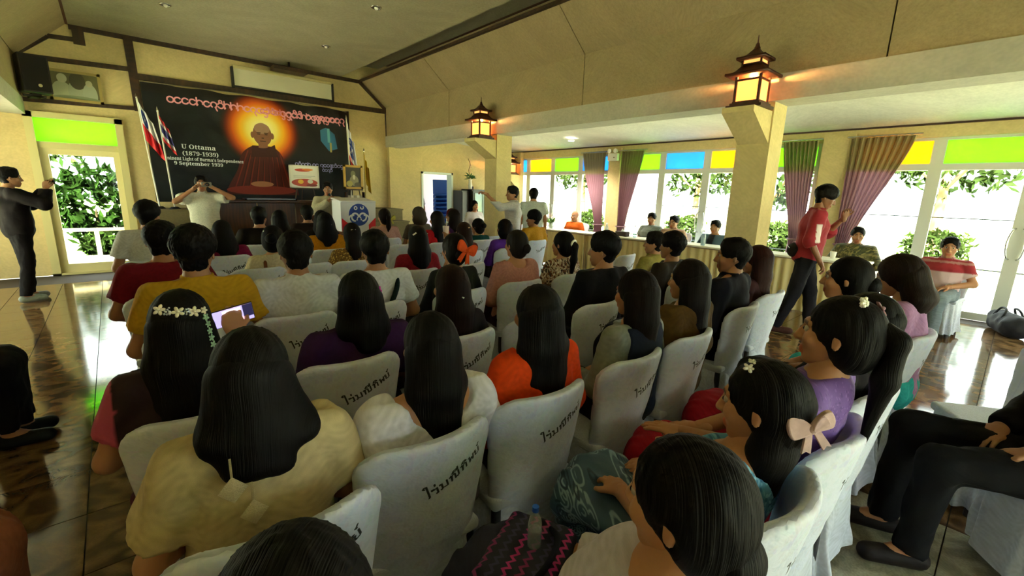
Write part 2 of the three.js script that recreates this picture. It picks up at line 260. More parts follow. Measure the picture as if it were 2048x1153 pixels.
// pagoda lanterns on the corbels
const lampWood = mat(0x5a2a12, 0.5, { map: woodMap }), paneGlow = mat(0xffc888, 0.9, { transmission: 0.4, thickness: 0, emissive: 0xffb868, emissiveIntensity: 0.22 });
function roofTier(r0, r1, h) { const g = lathe([[0.001, h], [r1, h], [lerp(r1, r0, 0.35), h * 0.5], [lerp(r1, r0, 0.7), h * 0.2], [r0, 0.02], [r0 * 1.01, 0], [r0 * 0.96, -0.008], [0.001, -0.008]], 4); g.rotateY(Math.PI / 4); return g; }
function lantern(label, at) {
  const t = thing('pagoda_lantern', label, 'lantern', at, 0, 'pagoda lanterns on the columns'), w = 0.11, p = (y0, y1, a, b) => placed(box(a * 2, y1 - y0, b * 2), [0, (y0 + y1) / 2, 0]);
  part(t, 'base', merge([p(0, 0.025, 0.165, 0.165), p(0.025, 0.05, 0.14, 0.14), p(0.05, 0.065, 0.125, 0.125)]), lampWood);
  for (const [sx, sz] of [[1, 1], [1, -1], [-1, 1], [-1, -1]]) part(t, 'post', box(0.022, 0.24, 0.022), lampWood, [sx * w, 0.18, sz * w]);
  for (let i = 0; i < 4; i++) { const a = i * Math.PI / 2; part(t, 'glow_panel', box(0.195, 0.185, 0.004), paneGlow, [Math.sin(a) * (w - 0.003), 0.16, Math.cos(a) * (w - 0.003)], [0, a, 0]); }
  part(t, 'rail', merge([0, 1, 2, 3].map((i) => placed(box(0.22, 0.018, 0.016), [Math.sin(i * Math.PI / 2) * w, 0.26, Math.cos(i * Math.PI / 2) * w], [0, i * Math.PI / 2, 0]))), lampWood);
  part(t, 'lower_roof', placed(roofTier(0.275, 0.12, 0.1), [0, 0.3, 0]), lampWood);
  part(t, 'upper_tier', merge([0, 1, 2, 3].flatMap((i) => [placed(box(0.016, 0.06, 0.016), [(i & 1 ? 1 : -1) * 0.085, 0.42, (i & 2 ? 1 : -1) * 0.085]), placed(box(0.17, 0.012, 0.012), [Math.sin(i * Math.PI / 2) * 0.085, 0.405, Math.cos(i * Math.PI / 2) * 0.085], [0, i * Math.PI / 2, 0])])), lampWood);
  for (let i = 0; i < 4; i++) { const a = i * Math.PI / 2; part(t, 'upper_glow_panel', box(0.15, 0.035, 0.004), paneGlow, [Math.sin(a) * 0.08, 0.425, Math.cos(a) * 0.08], [0, a, 0]); }
  part(t, 'upper_roof', placed(roofTier(0.185, 0.03, 0.1), [0, 0.45, 0]), lampWood);
  part(t, 'spire', placed(lathe([[0.001, 0.13], [0.005, 0.12], [0.007, 0.06], [0.016, 0.05], [0.02, 0.03], [0.028, 0.015], [0.03, 0]], 12), [0, 0.545, 0]), lampWood);
  part(t, 'bulb', new THREE.SphereGeometry(0.028, 14, 10), mat(0xffd9a0, 0.5, { emissive: 0xffc070, emissiveIntensity: 14 }), [0, 0.278, 0]);
  const l = new THREE.PointLight(0xffa858, 0.55, 0, 2); l.position.set(0, 0.278, 0); l.castShadow = true; t.add(l);
}
lantern('pagoda lantern with glowing bulb under its eaves on the column beside the window tables', [4.84, 2.41, -1.98]);
lantern('lit pagoda lantern on the corbel of the column near the photographing man', [4.84, 2.41, -6.35]);
lantern('lit pagoda lantern in the far corner above the window wall, half hidden by a column', [XW - 0.36, 2.0, -9.45]);
// recessed ceiling lights (off) and one lit downlight
for (const [x, z, w] of [[2.94, -6.18, 'toward the dark slot'], [3.06, -8.41, 'above the lectern'], [0.85, -8.18, 'above the camera-raising man']]) {
  const t = thing('ceiling_downlight', 'small unlit round downlight recessed in the flat ceiling ' + w, 'light', [x, 3.9, z], 0, 'unlit downlights in the ceiling');
  part(t, 'ring', placed(new THREE.TorusGeometry(0.06, 0.012, 8, 24), [0, 0, 0], [Math.PI / 2, 0, 0]), metalM); part(t, 'reflector', placed(cyl(0.055, 0.055, 0.004, 20), [0, -0.003, 0]), mat(0x77735f, 0.3)); part(t, 'bulb', new THREE.SphereGeometry(0.026, 12, 8), mat(0xe8e6da, 0.3), [0, -0.01, 0]);
}
{
  const t = thing('lit_downlight', 'bright round downlight glowing in the white side aisle ceiling', 'light', [7.6, 2.665, -6.75]);
  part(t, 'ring', placed(new THREE.TorusGeometry(0.07, 0.012, 8, 24), null, [Math.PI / 2, 0, 0]), mat(0xeeeeea, 0.4)); part(t, 'lens', placed(cyl(0.062, 0.062, 0.02, 24), [0, 0.0, 0]), mat(0xffffff, 0.5, { emissive: 0xfff6e2, emissiveIntensity: 5 }));
  const l = new THREE.SpotLight(0xfff2dc, 5, 0, 1.1, 0.6, 2); l.position.set(0, -0.03, 0); l.target.position.set(0, -2, 0); l.castShadow = true; t.add(l, l.target);
}
// ------------------------------------------------------------------ front of the hall
function rounds(c, x, y, s, n, gap = 1.15) {                    // a line of round-letter script
  c.lineCap = c.lineJoin = 'round'; c.lineWidth = s * 0.23;
  for (let i = 0; i < n; i++) {
    const k = Math.floor(rnd() * 7), r = s * 0.42; c.beginPath();
    if (k < 2) c.arc(x + r, y, r, 0.5, 5.6); else if (k === 2) c.arc(x + r, y, r, 0, 6.28); else if (k === 3) { c.arc(x + r, y, r, 2.2, 7.4); c.lineTo(x + 2 * r, y + 2.1 * r); } else if (k === 4) { c.arc(x + r, y, r, 0, 6.28); c.moveTo(x + r, y + r); c.arc(x + r, y + 1.7 * r, r * 0.6, -1.5, 2.5); } else if (k === 5) { c.arc(x + r, y, r, 3.6, 8.9); c.moveTo(x + 0.5 * r, y - 1.2 * r); c.arc(x + r, y - 1.5 * r, r * 0.5, 2.5, 6.5); } else { c.moveTo(x, y - r * 1.8); c.lineTo(x, y + r); c.arc(x + r, y, r, 2.4, 6.6); }
    c.stroke(); x += s * gap * (k === 2 ? 0.95 : 1) + (rnd() < 0.12 ? s * 0.5 : 0);
  }
}
const bannerMap = canvas(1424, 800, (c, W, H) => {
  const X = (x) => (x - 0.58) * 400, Y = (y) => (3.2 - y) * 400;
  c.fillStyle = '#0c0f12'; c.fillRect(0, 0, W, H); c.fillStyle = '#16100e'; c.fillRect(0, 0, W, 60);
  for (let i = 0; i < 70; i++) { c.fillStyle = `rgba(${20 + rnd() * 25},${30 + rnd() * 22},${28 + rnd() * 20},0.25)`; c.beginPath(); c.ellipse(rnd() * W, 150 + rnd() * 650, 30 + rnd() * 90, 20 + rnd() * 60, rnd() * 3, 0, 7); c.fill(); }
  const g = c.createRadialGradient(X(2.38), Y(2.6), 20, X(2.38), Y(2.6), 300); g.addColorStop(0, '#fff6c8'); g.addColorStop(0.3, '#ffe673'); g.addColorStop(0.48, '#ffb31c'); g.addColorStop(0.66, '#e0620d'); g.addColorStop(0.82, '#6b1f08'); g.addColorStop(1, 'rgba(20,10,8,0)');
  c.fillStyle = g; c.fillRect(X(1.6), 0, 640, 640);
  // generic seated monk
  c.fillStyle = '#4a160f'; c.beginPath(); c.moveTo(X(2.2), Y(2.3)); c.bezierCurveTo(X(2.0), Y(2.2), X(1.95), Y(2.1), X(1.92), Y(1.9)); c.bezierCurveTo(X(1.85), Y(1.7), X(1.7), Y(1.55), X(1.66), Y(1.35)); c.lineTo(X(2.98), Y(1.35)); c.bezierCurveTo(X(2.96), Y(1.6), X(2.8), Y(1.7), X(2.76), Y(1.9)); c.bezierCurveTo(X(2.74), Y(2.15), X(2.65), Y(2.22), X(2.55), Y(2.3)); c.fill();
  c.strokeStyle = '#702214'; c.lineWidth = 9; for (let i = 0; i < 9; i++) { c.beginPath(); c.moveTo(X(2.1 + i * 0.07), Y(2.2)); c.quadraticCurveTo(X(1.95 + i * 0.1), Y(1.8), X(1.8 + i * 0.13), Y(1.42)); c.stroke(); }
  c.strokeStyle = '#33100c'; c.lineWidth = 6; for (let i = 0; i < 7; i++) { c.beginPath(); c.moveTo(X(2.14 + i * 0.08), Y(2.15)); c.quadraticCurveTo(X(2.0 + i * 0.11), Y(1.75), X(1.9 + i * 0.13), Y(1.4)); c.stroke(); }
  c.fillStyle = '#7d2a1c'; c.beginPath(); c.ellipse(X(2.3), Y(1.44), 250, 36, 0, 0, 7); c.fill(); c.fillStyle = '#a9704f'; c.beginPath(); c.ellipse(X(2.3), Y(1.56), 82, 22, 0, 0, 7); c.fill();
  c.fillStyle = '#8a5b44'; c.fillRect(X(2.29), Y(2.42), 66, 70); c.beginPath(); c.ellipse(X(2.375), Y(2.52), 66, 86, 0, 0, 7); c.fill(); c.fillStyle = '#a37e6b'; c.beginPath(); c.ellipse(X(2.375), Y(2.63), 55, 40, 0, 0, 7); c.fill();
  c.fillStyle = '#8a5b44'; c.beginPath(); c.ellipse(X(2.2), Y(2.5), 12, 24, 0, 0, 7); c.ellipse(X(2.55), Y(2.5), 12, 24, 0, 0, 7); c.fill();
  c.fillStyle = '#3d241a'; for (const s of [-1, 1]) { c.fillRect(X(2.375) + s * 26 - 14, Y(2.555), 28, 6); c.fillRect(X(2.375) + s * 26 - 10, Y(2.53), 20, 7); } c.fillRect(X(2.375) - 20, Y(2.4), 40, 6); c.fillRect(X(2.375) - 8, Y(2.46), 16, 8);
  c.fillStyle = '#3a120d'; c.beginPath(); c.moveTo(X(2.18), Y(2.3)); c.quadraticCurveTo(X(2.38), Y(2.2), X(2.58), Y(2.34)); c.lineTo(X(2.62), Y(2.1)); c.lineTo(X(2.14), Y(2.08)); c.fill();
  c.strokeStyle = '#ee9aae'; rounds(c, X(0.92), Y(2.97), 44, 27, 0.98); c.strokeStyle = '#e07f8f'; rounds(c, X(2.38), Y(2.97), 36, 5, 0.98); c.strokeStyle = '#ee9aae'; rounds(c, X(2.85), Y(2.96), 40, 11, 0.98);
  c.fillStyle = '#e8edf4'; c.textAlign = 'center'; c.font = 'bold 44px serif'; c.fillText('U Ottama', X(1.3), Y(2.15)); c.font = 'bold 40px serif'; c.fillText('(1879-1939)', X(1.32), Y(2.05) + 6); c.font = 'bold 30px serif'; c.fillText('Eminent Light of Burma\'s Independence', X(1.38), Y(1.95) + 2, 500); c.font = 'bold 34px serif'; c.fillText('9 September 1939', X(1.28), Y(1.86));
  c.strokeStyle = '#a9a4e6'; rounds(c, X(2.95), Y(1.99), 26, 11, 1.0); rounds(c, X(3.66), Y(1.99), 26, 5, 1.0); rounds(c, X(3.5), Y(1.89), 22, 4, 1.0);
  c.fillStyle = '#2f6d96'; c.beginPath(); c.moveTo(X(3.5), Y(2.72)); c.lineTo(X(3.62), Y(2.8)); c.lineTo(X(3.8), Y(2.66)); c.lineTo(X(3.84), Y(2.36)); c.lineTo(X(3.66), Y(2.3)); c.lineTo(X(3.5), Y(2.5)); c.fill(); c.fillStyle = '#5fa3b8'; c.fillRect(X(3.64), Y(2.78), 22, 120); c.fillStyle = '#a89a55'; c.fillRect(X(3.68), Y(2.48), 16, 80);
});
{
  const t = thing('stage_banner', 'large dark printed banner with a haloed seated monk and pink script', 'banner', [0.58, 1.2, ZF + 0.1]);
  const sheet = (dz) => { const g = new THREE.PlaneGeometry(3.56, 2.0, 60, 30), p = g.attributes.position; for (let i = 0; i < p.count; i++) { const x = p.getX(i), y = p.getY(i); p.setZ(i, dz + 0.012 * Math.sin(x * 5 + y) + 0.014 * Math.exp(-((y - 0.75) ** 2) * 8) * Math.sin(x * 14 + y * 6) + 0.006 * Math.sin(y * 9)); p.setY(i, y - (y > 0.9 ? 0.012 * Math.sin(x * 9) : 0) - (y > 0.6 ? 0.02 * (x + 1.7) / 3.5 : 0)); } g.computeVertexNormals(); g.translate(1.78, 1.0, 0); return g; };
  part(t, 'print', sheet(0), mat(0xffffff, 0.5, { map: bannerMap, specularIntensity: 0.5 })); part(t, 'backing', sheet(-0.006), mat(0x1a1512, 0.8));
  part(t, 'cord', tube([[0.05, 2.0, 0], [1.8, 2.03, -0.02], [3.5, 1.96, 0]], 0.006), mat(0x8c8470, 0.8));
}
{
  const t = thing('projection_screen', 'rolled-up white projection screen in a black-ended case above the banner', 'screen', [2.87, 3.36, ZF + 0.12]);
  part(t, 'screen_sheet', box(1.8, 0.3, 0.03), mat(0xcfc9ac, 0.7), [0, 0.15, 0]); for (const s of [-1, 1]) part(t, 'end_cap', box(0.035, 0.36, 0.1), darkM, [s * 0.92, 0.14, 0]); part(t, 'bottom_rail', box(1.84, 0.03, 0.05), darkM, [0, -0.015, 0]); part(t, 'case', rbox(1.82, 0.06, 0.09, 0.02), mat(0xb9ac78, 0.5), [0, 0.33, 0]);
}
{
  const t = thing('ceiling_projector_mount', 'brown plate hanging under the ceiling above the projection screen', 'mount', [2.9, 3.75, -10.0]);
  part(t, 'plate', rbox(0.62, 0.07, 0.3, 0.01), trimM, [0, 0, 0]); part(t, 'rod', cyl(0.02, 0.02, 0.14), darkM, [0, 0.08, 0]);
}
{
  const t = thing('loudspeaker', 'black loudspeaker on a wall bracket beside the framed photograph', 'speaker', [-0.66, 2.78, ZF + 0.36], 0.25);
  part(t, 'cabinet', rbox(0.32, 0.52, 0.28, 0.02), mat(0x1a1216, 0.6), [0, 0.26, 0]); part(t, 'grille', rbox(0.28, 0.48, 0.01, 0.004), mat(0x120d10, 0.85), [0, 0.26, 0.142]); part(t, 'badge', placed(cyl(0.022, 0.022, 0.006, 16), null, [Math.PI / 2, 0, 0]), mat(0xcfc8a0, 0.4), [0.03, 0.1, 0.15]); part(t, 'bracket', merge([span(-0.14, 0.1, -0.05, -0.02, -0.05, 0), span(-0.05, 0.05, -0.05, 0, -0.3, 0)]), darkM);
}
const blobs = (c, W, H, bg, list) => { c.fillStyle = bg; c.fillRect(0, 0, W, H); for (const [col, x, y, a, b] of list) { c.fillStyle = col; c.beginPath(); c.ellipse(x * W, y * H, a * W, b * H, 0, 0, 7); c.fill(); } };
function framed(name, label, at, w, h, map, frame, turn = 0, tilt = 0, ends = 0.04) {
  const t = thing(name, label, 'picture', at, turn); t.rotation.x = tilt;
  part(t, 'frame', merge([span(-w / 2, w / 2, -h / 2, -h / 2 + ends, -0.015, 0.02), span(-w / 2, w / 2, h / 2 - ends, h / 2, -0.015, 0.02), span(-w / 2, -w / 2 + ends, -h / 2, h / 2, -0.015, 0.02), span(w / 2 - ends, w / 2, -h / 2, h / 2, -0.015, 0.02)]), frame);
  part(t, 'print', placed(new THREE.BoxGeometry(w - ends, h - ends, 0.012)), mat(0xffffff, 0.35, { map })); return t;
}
framed('framed_photograph', 'faded framed photograph of two pale figures above the green-topped door', [-0.23, 2.99, ZF + 0.03], 0.62, 0.46, canvas(256, 192, (c, W, H) => blobs(c, W, H, '#5d5a34', [['#a9ad8d', 0.22, 0.75, 0.2, 0.4], ['#b6b79a', 0.25, 0.25, 0.1, 0.16], ['#9fa58a', 0.5, 0.7, 0.16, 0.4], ['#3f3b22', 0.55, 0.3, 0.16, 0.3], ['#a3ab93', 0.78, 0.75, 0.15, 0.4], ['#b0ac8c', 0.78, 0.35, 0.07, 0.12], ['#7f8a68', 0.5, 0.95, 0.5, 0.12]])), mat(0xa08c4c, 0.4));
// stage, steps, altar desk
const stoneM = mat(0x8d8463, 0.8, { map: ceilMap }), deskM = mat(0x5a371c, 0.4, { map: woodMap });
{
  const t = thing('stage_platform', 'low stone stage with stepped front under the banner', 'stage', [0, 0, 0]);
  part(t, 'platform', span(0.45, 5.02, 0, 1.06, ZF + 0.01, -9.55), stoneM); part(t, 'step', span(0.45, 5.02, 0, 0.8, -9.55, -9.25), stoneM); part(t, 'step', span(0.45, 5.02, 0, 0.5, -9.25, -8.95), stoneM);
  part(t, 'tread', span(0.44, 5.03, 1.06, 1.09, ZF + 0.01, -9.52), stoneM); part(t, 'tread', span(0.44, 5.03, 0.8, 0.83, -9.56, -9.22), stoneM);
}
{
  const t = thing('altar_desk', 'long dark wooden desk with panelled front standing before the stage', 'desk', [2.1, 0, -8.7]);
  part(t, 'top', rbox(1.86, 0.04, 0.44, 0.01), deskM, [0, 1.27, 0]); for (const s of [-1, 1]) part(t, 'side_panel', box(0.03, 1.25, 0.4), deskM, [s * 0.9, 0.625, 0]);
  for (let i = 0; i < 3; i++) { part(t, 'front_panel', rbox(0.58, 1.19, 0.03, 0.008), deskM, [(i - 1) * 0.595, 0.655, 0.19]); }
  part(t, 'plinth', box(1.84, 0.06, 0.4), mat(0x2d1a0d, 0.6), [0, 0.03, 0]);
}
{
  const t = thing('offering_tray', 'dark glossy tray lying along the altar desk under the monk banner', 'tray', [2.05, 1.29, -8.7]); part(t, 'rim', merge([span(-0.4, 0.4, 0, 0.03, 0.13, 0.15), span(-0.4, 0.4, 0, 0.03, -0.15, -0.13), span(-0.4, -0.38, 0, 0.03, -0.15, 0.15), span(0.38, 0.4, 0, 0.03, -0.15, 0.15)]), mat(0x221214, 0.2)); part(t, 'bottom', span(-0.4, 0.4, 0, 0.01, -0.15, 0.15), mat(0x3a1a1c, 0.2));
}
function easel(name, label, at, w, h, map, frame, ends) {
  const t = thing(name, label, 'easel', at), leg = mat(0x3b2614, 0.6), y0 = 0.42;
  part(t, 'picture_frame', merge([span(-w / 2, w / 2, y0, y0 + ends, -0.02, 0.02), span(-w / 2, w / 2, y0 + h - ends, y0 + h, -0.02, 0.02), span(-w / 2, -w / 2 + ends, y0, y0 + h, -0.02, 0.02), span(w / 2 - ends, w / 2, y0, y0 + h, -0.02, 0.02)]), frame);
  part(t, 'picture', placed(new THREE.BoxGeometry(w - ends, h - ends, 0.012), [0, y0 + h / 2, 0]), mat(0xffffff, 0.4, { map }));
  for (const s of [-1, 1]) part(t, 'leg', tube([[s * w * 0.12, y0 + h, -0.03], [s * w * 0.42, 0, 0.02]], 0.012, 6), leg); part(t, 'leg', tube([[0, y0 + h * 0.9, -0.03], [0, 0, -0.3]], 0.012, 6), leg); part(t, 'ledge', box(w * 0.9, 0.025, 0.06), leg, [0, y0 - 0.013, 0.02]);
}
easel('sign_easel', 'white signboard with red and orange pictures on an easel beside the altar desk', [2.95, 1.09, -9.7], 0.56, 0.44, canvas(256, 200, (c, W, H) => { blobs(c, W, H, '#e8e2d6', [['#c23c20', 0.45, 0.2, 0.28, 0.07], ['#e07a2a', 0.62, 0.17, 0.2, 0.05], ['#b83a22', 0.5, 0.78, 0.46, 0.18], ['#e6b02c', 0.36, 0.74, 0.1, 0.1], ['#d8d0c0', 0.7, 0.72, 0.1, 0.1], ['#7b1e14', 0.75, 0.9, 0.2, 0.06]]); c.fillStyle = '#b9b6ad'; c.fillRect(30, 92, 196, 5); c.fillRect(30, 104, 160, 5); }), mat(0xd8d2c4, 0.5), 0.02);
easel('portrait_easel', 'gilt-framed dark portrait on an easel beside the white flag', [3.95, 1.09, -9.7], 0.42, 0.5, canvas(200, 240, (c, W, H) => blobs(c, W, H, '#2c2616', [['#6f6a4a', 0.5, 0.36, 0.14, 0.16], ['#8a8260', 0.55, 0.66, 0.26, 0.24], ['#a89a4c', 0.28, 0.8, 0.18, 0.14], ['#c9c3a4', 0.55, 0.5, 0.07, 0.12], ['#4b4324', 0.75, 0.85, 0.2, 0.12]])), mat(0xc0953a, 0.35), 0.045);
function rack() { const t = thing('brochure_rack', 'small dark rack with white brochures below the gilt portrait', 'rack', [3.9, 1.09, -9.52]); part(t, 'rack_body', merge([span(-0.2, 0.2, 0, 0.02, -0.05, 0.05), span(-0.2, -0.18, 0, 0.36, -0.05, 0.05), span(0.18, 0.2, 0, 0.36, -0.05, 0.05), span(-0.2, 0.2, 0.17, 0.19, -0.05, 0.05)]), mat(0x3b2010, 0.5)); for (let i = 0; i < 5; i++) part(t, 'brochure', box(0.055, 0.26, 0.01), mat(i % 2 ? 0xd8d3c2 : 0x9a9484, 0.6), [-0.14 + i * 0.07, 0.16, 0.02], [-0.1, 0, 0.05 * (i - 2)]); }
rack();
// flags: hanging cloth on poles
function flag(name, label, at, tilt, pole, w, h, map, poleM, finial) {
  const t = thing(name, label, 'flag', at); t.rotation.z = tilt;
  part(t, 'pole', placed(cyl(0.013, 0.013, pole, 10), [0, pole / 2, 0]), poleM); part(t, 'finial', placed(lathe([[0.001, 0.09], [0.012, 0.05], [0.02, 0.02], [0.01, 0]], 10), [0, pole, 0]), finial); part(t, 'foot', placed(cyl(0.05, 0.09, 0.04, 16), [0, 0.02, 0]), darkM);
  const g = new THREE.PlaneGeometry(w, h, 24, 24), p = g.attributes.position, q = [];
  for (let i = 0; i < p.count; i++) { const u = p.getX(i) / w + 0.5, v = 0.5 - p.getY(i) / h; p.setXYZ(i, u * w * (0.2 + 0.1 * v), pole - 0.03 - v * h - u * h * 0.62, 0.05 * Math.sin(u * 15) * (0.3 + u)); }
  g.computeVertexNormals(); part(t, 'cloth', g, mat(0xffffff, 0.7, { map }));
}
const star = (c, x, y, r) => { c.beginPath(); for (let i = 0; i < 10; i++) { const a = i * Math.PI / 5 - Math.PI / 2, q = i & 1 ? r * 0.42 : r; c.lineTo(x + Math.cos(a) * q, y + Math.sin(a) * q); } c.fill(); };
const flagA = canvas(256, 200, (c, W, H) => { c.fillStyle = '#e9e9ee'; c.fillRect(0, 0, W, H); c.fillStyle = '#c81e2c'; c.fillRect(0, 110, W, 90); c.fillStyle = '#24409a'; c.beginPath(); c.arc(70, 62, 44, 0, 7); c.fill(); c.fillStyle = '#e9e9ee'; star(c, 70, 62, 24); });
const flagThai = canvas(256, 180, (c, W, H) => { c.fillStyle = '#c8202c'; c.fillRect(0, 0, W, H); c.fillStyle = '#eceaf0'; c.fillRect(0, 30, W, 120); c.fillStyle = '#2a2a78'; c.fillRect(0, 60, W, 60); });
const blueEmblem = (c, x, y, r, bg, fg) => { c.fillStyle = bg; c.beginPath(); c.arc(x, y, r, 0, 7); c.fill(); c.strokeStyle = fg; c.fillStyle = fg; c.lineCap = 'round'; c.lineWidth = r * 0.16; for (const s of [-1, 1]) { c.beginPath(); c.arc(x + s * r * 0.38, y + r * 0.2, r * 0.34, s > 0 ? -2.9 : -0.2, s > 0 ? 1.6 : 1.6, s < 0); c.stroke(); c.beginPath(); c.arc(x + s * r * 0.62, y + r * 0.42, r * 0.4, s > 0 ? -1.8 : -1.34, s > 0 ? 0.6 : -3.7, s < 0); c.stroke(); } c.lineWidth = r * 0.1; c.beginPath(); c.arc(x - r * 0.3, y - r * 0.62, r * 0.13, 0, 7); c.stroke(); c.beginPath(); c.arc(x + r * 0.32, y - r * 0.66, r * 0.14, -0.6, 3.4); c.stroke(); c.beginPath(); c.arc(x, y + r * 0.36, r * 0.18, 3.3, 6.1); c.stroke(); c.beginPath(); c.arc(x - r * 0.2, y + r * 0.44, r * 0.07, 0, 7); c.arc(x + r * 0.2, y + r * 0.44, r * 0.07, 0, 7); c.fill(); };
flag('standing_flag', 'white, blue and red flag on a pole at the left edge of the banner', [0.6, 1.09, -9.98], 0.06, 1.8, 0.75, 0.62, flagA, mat(0xd8d6cc, 0.4), metalM);
flag('standing_flag', 'small red, white and blue striped flag on a black and white pole', [0.8, 1.09, -9.85], 0.04, 1.6, 0.55, 0.42, flagThai, mat(0xd0cec4, 0.4), metalM);
flag('standing_flag', 'white flag with a blue emblem and red edge beside the gilt portrait', [4.0, 1.09, -9.95], 0.02, 1.88, 0.62, 0.78, canvas(256, 256, (c, W, H) => { c.fillStyle = '#e8e8ee'; c.fillRect(0, 0, W, H); blueEmblem(c, 120, 120, 70, '#24409a', '#e8e8ee'); c.fillStyle = '#c8202c'; c.fillRect(0, 220, W, 36); }), mat(0xcfcab8, 0.4), metalM);
flag('standing_flag', 'yellow flag hanging limp on a pole at the right end of the stage', [4.28, 1.09, -9.85], 0, 1.22, 0.4, 0.55, canvas(64, 64, (c, W, H) => { c.fillStyle = '#d9b51e'; c.fillRect(0, 0, W, H); c.fillStyle = '#b5881a'; c.beginPath(); c.arc(32, 32, 16, 0, 7); c.fill(); }), mat(0xb59a4a, 0.4), metalM);
{ // lectern under a white cloth with the blue emblem
  const t = thing('lectern', 'lectern under a white cloth with a round blue emblem and red corners', 'lectern', [3.05, 0, -7.5], 0.05);
  part(t, 'body', span(-0.24, 0.24, 0, 1.2, -0.2, 0.14), deskM);
  const map = canvas(512, 512, (c, W, H) => { c.fillStyle = '#e4e4ea'; c.fillRect(0, 0, W, H); blueEmblem(c, 256, 190, 150, '#2a48a0', '#eef0f6'); c.fillStyle = '#cf1f30'; c.beginPath(); c.moveTo(0, 230); c.lineTo(120, 330); c.lineTo(110, 512); c.lineTo(0, 512); c.fill(); c.beginPath(); c.moveTo(512, 230); c.lineTo(400, 330); c.lineTo(410, 512); c.lineTo(512, 512); c.fill(); });
  const g = new THREE.PlaneGeometry(0.6, 0.62, 20, 20), p = g.attributes.position; for (let i = 0; i < p.count; i++) { const y = p.getY(i), x = p.getX(i); p.setXYZ(i, x * (0.96 + 0.1 * (y + 0.31)), y, 0.012 * Math.sin(x * 20) * (0.4 - y)); } g.computeVertexNormals();
  part(t, 'front_cloth', g, mat(0xffffff, 0.75, { map }), [0, 1.02, 0.165]);
  part(t, 'top_cloth', rbox(0.6, 0.03, 0.42, 0.012), mat(0xe4e4ea, 0.75), [0, 1.335, -0.03], [0.12, 0, 0]); for (const s of [-1, 1]) part(t, 'side_cloth', box(0.012, 0.5, 0.34), mat(0xe4e4ea, 0.75), [s * 0.29, 1.08, -0.03]);
}
// ------------------------------------------------------------------ side aisle furniture
{
  const t = thing('display_fridge', 'glass-door display fridge with black frame against the far cream wall', 'fridge', [7.55, 0, -10.0]), b = mat(0x1d1a16, 0.4);
  part(t, 'cabinet', merge([span(-0.36, 0.36, 0, 0.2, -0.28, 0.26), span(-0.36, 0.36, 1.48, 1.58, -0.28, 0.26), span(-0.36, -0.32, 0.2, 1.48, -0.28, 0.26), span(0.32, 0.36, 0.2, 1.48, -0.28, 0.26), span(-0.36, 0.36, 0.2, 1.48, -0.3, -0.26)]), b);
  for (let i = 0; i < 3; i++) part(t, 'shelf', box(0.62, 0.015, 0.45), mat(0xb7c7c0, 0.4), [0, 0.5 + i * 0.32, -0.03]);
  for (const s of [-1, 1]) { part(t, 'door', merge([span(s * 0.16 - 0.15, s * 0.16 - 0.13, 0.2, 1.48, 0.25, 0.28), span(s * 0.16 + 0.13, s * 0.16 + 0.15, 0.2, 1.48, 0.25, 0.28)]), mat(0x9fb0a6, 0.3)); part(t, 'door_glass', span(s * 0.16 - 0.13, s * 0.16 + 0.13, 0.2, 1.48, 0.26, 0.266), mat(0xcfe8de, 0.05, { transmission: 0.6, thickness: 0 })); }
  part(t, 'back_panel', span(-0.32, 0.32, 0.2, 1.48, -0.255, -0.245), mat(0x9ab8aa, 0.5));
}
{ const t = thing('tall_dark_cabinet', 'narrow black cabinet standing between the doorway and the fridge', 'cabinet', [7.05, 0, -10.1]); part(t, 'body', box(0.22, 1.54, 0.4), mat(0x1a120c, 0.4), [0, 0.77, 0]); part(t, 'door', rbox(0.2, 1.46, 0.02, 0.006), mat(0x22170f, 0.35), [0, 0.78, 0.205]); part(t, 'handle', box(0.012, 0.12, 0.02), metalM, [0.07, 0.85, 0.225]); }
const leafM = [0x2f5a26, 0x3f6e2c, 0x57803a].map((c) => mat(c, 0.6)), petalM = (c) => mat(c, 0.6);
const leafGeo = (() => { const s = new THREE.Shape(); s.moveTo(0, 0); s.quadraticCurveTo(0.28, 0.4, 0, 1); s.quadraticCurveTo(-0.28, 0.4, 0, 0); return new THREE.ExtrudeGeometry(s, { depth: 0.02, bevelEnabled: false, curveSegments: 4 }); })();
function sprig(list, at, dir, len) { const g = leafGeo.clone(); g.scale(len, len, len); g.applyQuaternion(new THREE.Quaternion().setFromUnitVectors(V(0, 1, 0), dir.clone().normalize())); g.translate(...at); list.push(g); }
{
  const t = thing('orchid_vase', 'white vase with dark leaves and tall orchid stem on the fridge', 'vase', [7.3, 1.58, -10.02]); part(t, 'vase', lathe([[0.001, 0], [0.045, 0], [0.055, 0.1], [0.04, 0.2], [0.05, 0.26], [0.044, 0.26], [0.035, 0.2], [0.001, 0.18]], 18), mat(0xe6e2d6, 0.3));
  const L = []; for (let i = 0; i < 26; i++) { const a = rnd() * 6.28; sprig(L, [Math.cos(a) * 0.02, 0.26 + rnd() * 0.1, Math.sin(a) * 0.02], V(Math.cos(a), rr(-0.2, 0.8), Math.sin(a)), rr(0.1, 0.18)); } part(t, 'leaves', merge(L), leafM[0]);
  part(t, 'stem', tube([[0, 0.3, 0], [-0.05, 0.5, 0], [-0.02, 0.65, 0.02], [-0.08, 0.8, 0]], 0.008), mat(0x5a4020, 0.7)); const F = []; for (let i = 0; i < 14; i++) { const y = rr(0.4, 0.75), a = rnd() * 6.28; sprig(F, [0.0 + rr(-0.02, 0.03), y, 0], V(Math.cos(a), 0.3, Math.sin(a)), 0.06); } part(t, 'blossoms', merge(F), petalM(0xc79a86));
}
